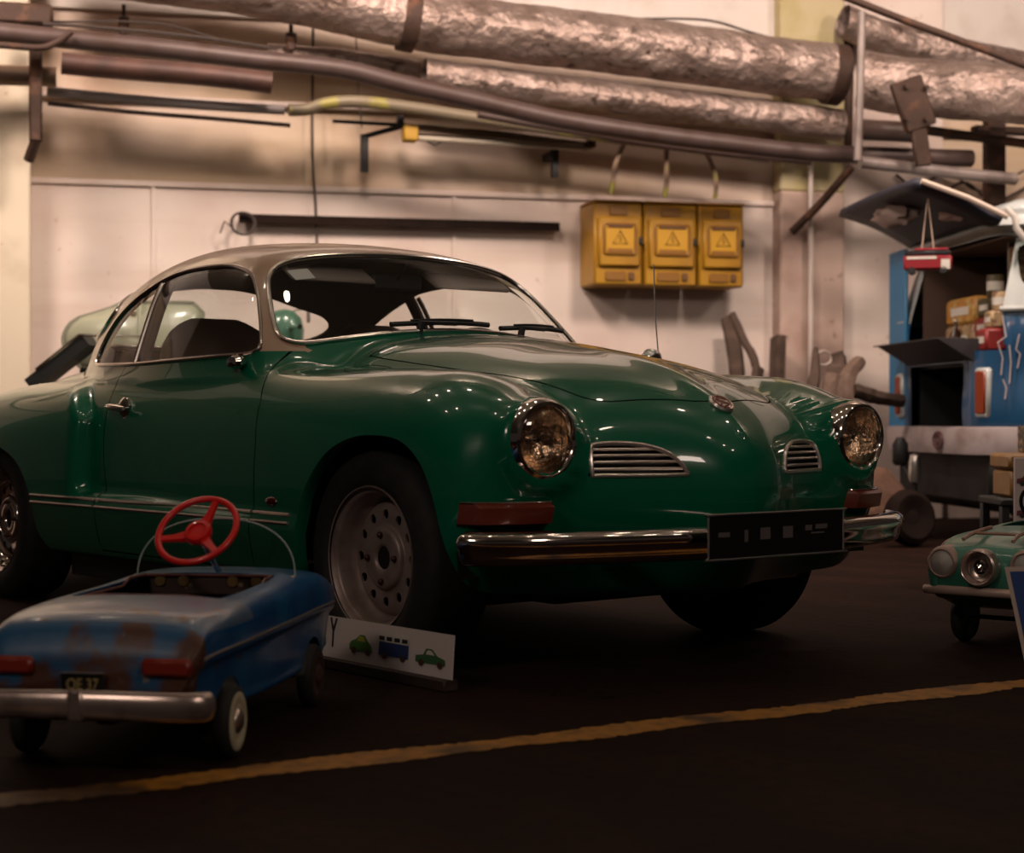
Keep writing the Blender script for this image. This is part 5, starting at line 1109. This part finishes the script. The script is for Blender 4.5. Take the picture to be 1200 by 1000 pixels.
MB().sweep(edge, .011, 6).build('lid_rim', PGD, lid); MB().sweep([(p[0], p[1]-.012, p[2]-.075) for p in g[-2]], .006, 6).build('lid_crease', PGD, lid)
MB().lathe([(0,-.02),(.018,-.016),(.02,0),(0,.01)], (-.10,-.03,1.205), 'y', 14).build('lid_lamp', mat('warm_chrome', (.8,.65,.35), .15, 1), lid)
MB().box((-.05,.0,.905), (.55,.5,.03), bev=.01).build('engine_space', BLACK, pcar)
pp0 = Vector(((50-600)/2040*8.7+1.85, -.3, CZ-(437-491)/2040*8.7)); pp1 = Vector(((100-600)/2040*8.7+1.85, -.3, CZ-(397-491)/2040*8.7))
MB().sweep([pp0-Vector((.05,0,.05)), pp1+Vector((.02,0,.0))], 0, prof=[(-.12,-.045),(.12,-.045),(.12,.015),(-.12,.015)], up=(0,0,1)).build('folded_panel', BLACK, pcar, smooth=False)
MB().sweep([pp0+Vector((0,-.12,.012)), pp1+Vector((0,-.12,.012)), pp1+Vector((.36,-.12,.0))], .008, 6).build('chrome_edge', CHROME, pcar)
for x_ in (-.02,):
    for y_ in (-.62,.62): MB().lathe([(.0,-.08),(.2,-.085),(.27,-.07),(.30,0),(.27,.07),(0,.08)], (x_, y_, .30), 'y', 30).build('wheel', TYRE, pcar)
# ================================================================ motor scooter behind the coupe
SGN = mat('scooter_green', (.05,.13,.085), .3, 0, .5, .05)
sb = cw((338-600)/2040*9.3, 9.3, 0); sc2 = thing('motor_scooter', 'green motor scooter seen through the coupe\'s windshield', 'scooter', sb, YAW-math.pi/2+.3)
for x_ in (-.12, 1.05): MB().lathe([(0,-.04),(.14,-.045),(.19,-.03),(.21,0),(.19,.03),(0,.045)], (x_,0,.21), 'y', 28).build('wheel', TYRE, sc2)
MB().sweep(smooth_poly([(-.12,0,.36),(-.02,0,.62),(.03,0,.95),(.04,0,1.02)], 5, False), .10, 14, taper=list(np.linspace(1.3,.55,16))).build('leg_shield', SGN, sc2)
MB().sweep(smooth_poly([(.05,0,.30),(.3,0,.24),(.55,0,.26),(.75,0,.55),(1.05,0,.62),(1.3,0,.50)], 5, False), .15, 14, taper=list(np.linspace(.6,1.1,26))).build('rear_body', SGN, sc2); MB().box((.78,0,.80), (.62,.26,.10), bev=.04).build('seat', BLACK, sc2)
MB().lathe([(0,.13),(.05,.12),(.09,.08),(.105,.02),(.10,-.04),(.06,-.07),(0,-.08)], (-.02,0,1.12), 'z', 24).build('headset', SGN, sc2); MB().lathe([(0,-.045),(.05,-.04),(.065,-.02),(.065,.02)], (-.12,0,1.10), 'x', 20).build('headlight', CHROME, sc2)
MB().sweep([(.0,-.34,1.14),(.0,-.1,1.15),(.0,.1,1.15),(.0,.34,1.14)], .014, 8).build('handlebar', CHROME, sc2)
MB().sweep([(.0,.22,1.15),(.08,.26,1.26),(.13,.28,1.27)], .006, 6).box((.16,.28,1.235), (.012,.055,.08), bev=.005).build('mirror', mat('grey_mirror_back', (.16,.13,.12), .5), sc2)
# ================================================================ light
def lamp(kind, loc, energy, col, size=.1, target=None, size_y=None):
    l = bpy.data.lights.new('lamp', kind); l.energy = energy; l.color = col
    if kind == 'AREA':
        l.size = size
        if size_y: l.shape = 'RECTANGLE'; l.size_y = size_y
    else: l.shadow_soft_size = size
    o = bpy.data.objects.new('lamp', l); COL.objects.link(o); o.location = loc
    if target is not None: o.rotation_euler = (Vector(target)-Vector(loc)).to_track_quat('-Z', 'Y').to_euler()
    return o
WARM = (1.0,.80,.68)
for X in (-3.2, -.6, 2.0, 4.6):
    lamp('AREA', cw(X, 7.6, 4.1), 124, WARM, .6, cw(X*1.05, 11.2, 1.3), .6)
# added fill: unseen soft area lights above and behind the camera
for X in (-3.0, 3.5):
    lamp('AREA', cw(X, -1.0, 4.0), 48, WARM, 1.2, cw(0, 6.5, 1.2), .8)
# strings of small bulbs over the car
for row, (X0, Z0, X1, Z1, n) in enumerate(((-2.4,5.8,3.2,5.0,10), (-2.2,4.6,3.4,3.6,9))):
    for i in range(n):
        f = i/(n-1); lamp('POINT', cw(X0+(X1-X0)*f, Z0+(Z1-Z0)*f, 3.1-.25*math.sin(math.pi*f)), 2.6, (1.0,.84,.66), .04)
w = bpy.data.worlds.new('world'); SC.world = w; w.use_nodes = True; bg = w.node_tree.nodes['Background']; bg.inputs[0].default_value = (.95,.72,.60,1); bg.inputs[1].default_value = .02
SC.view_settings.view_transform = 'Standard'; SC.view_settings.look = 'None'; SC.view_settings.exposure = .12; SC.view_settings.gamma = 1
SC.cycles.max_bounces = 8; SC.cycles.transparent_max_bounces = 16
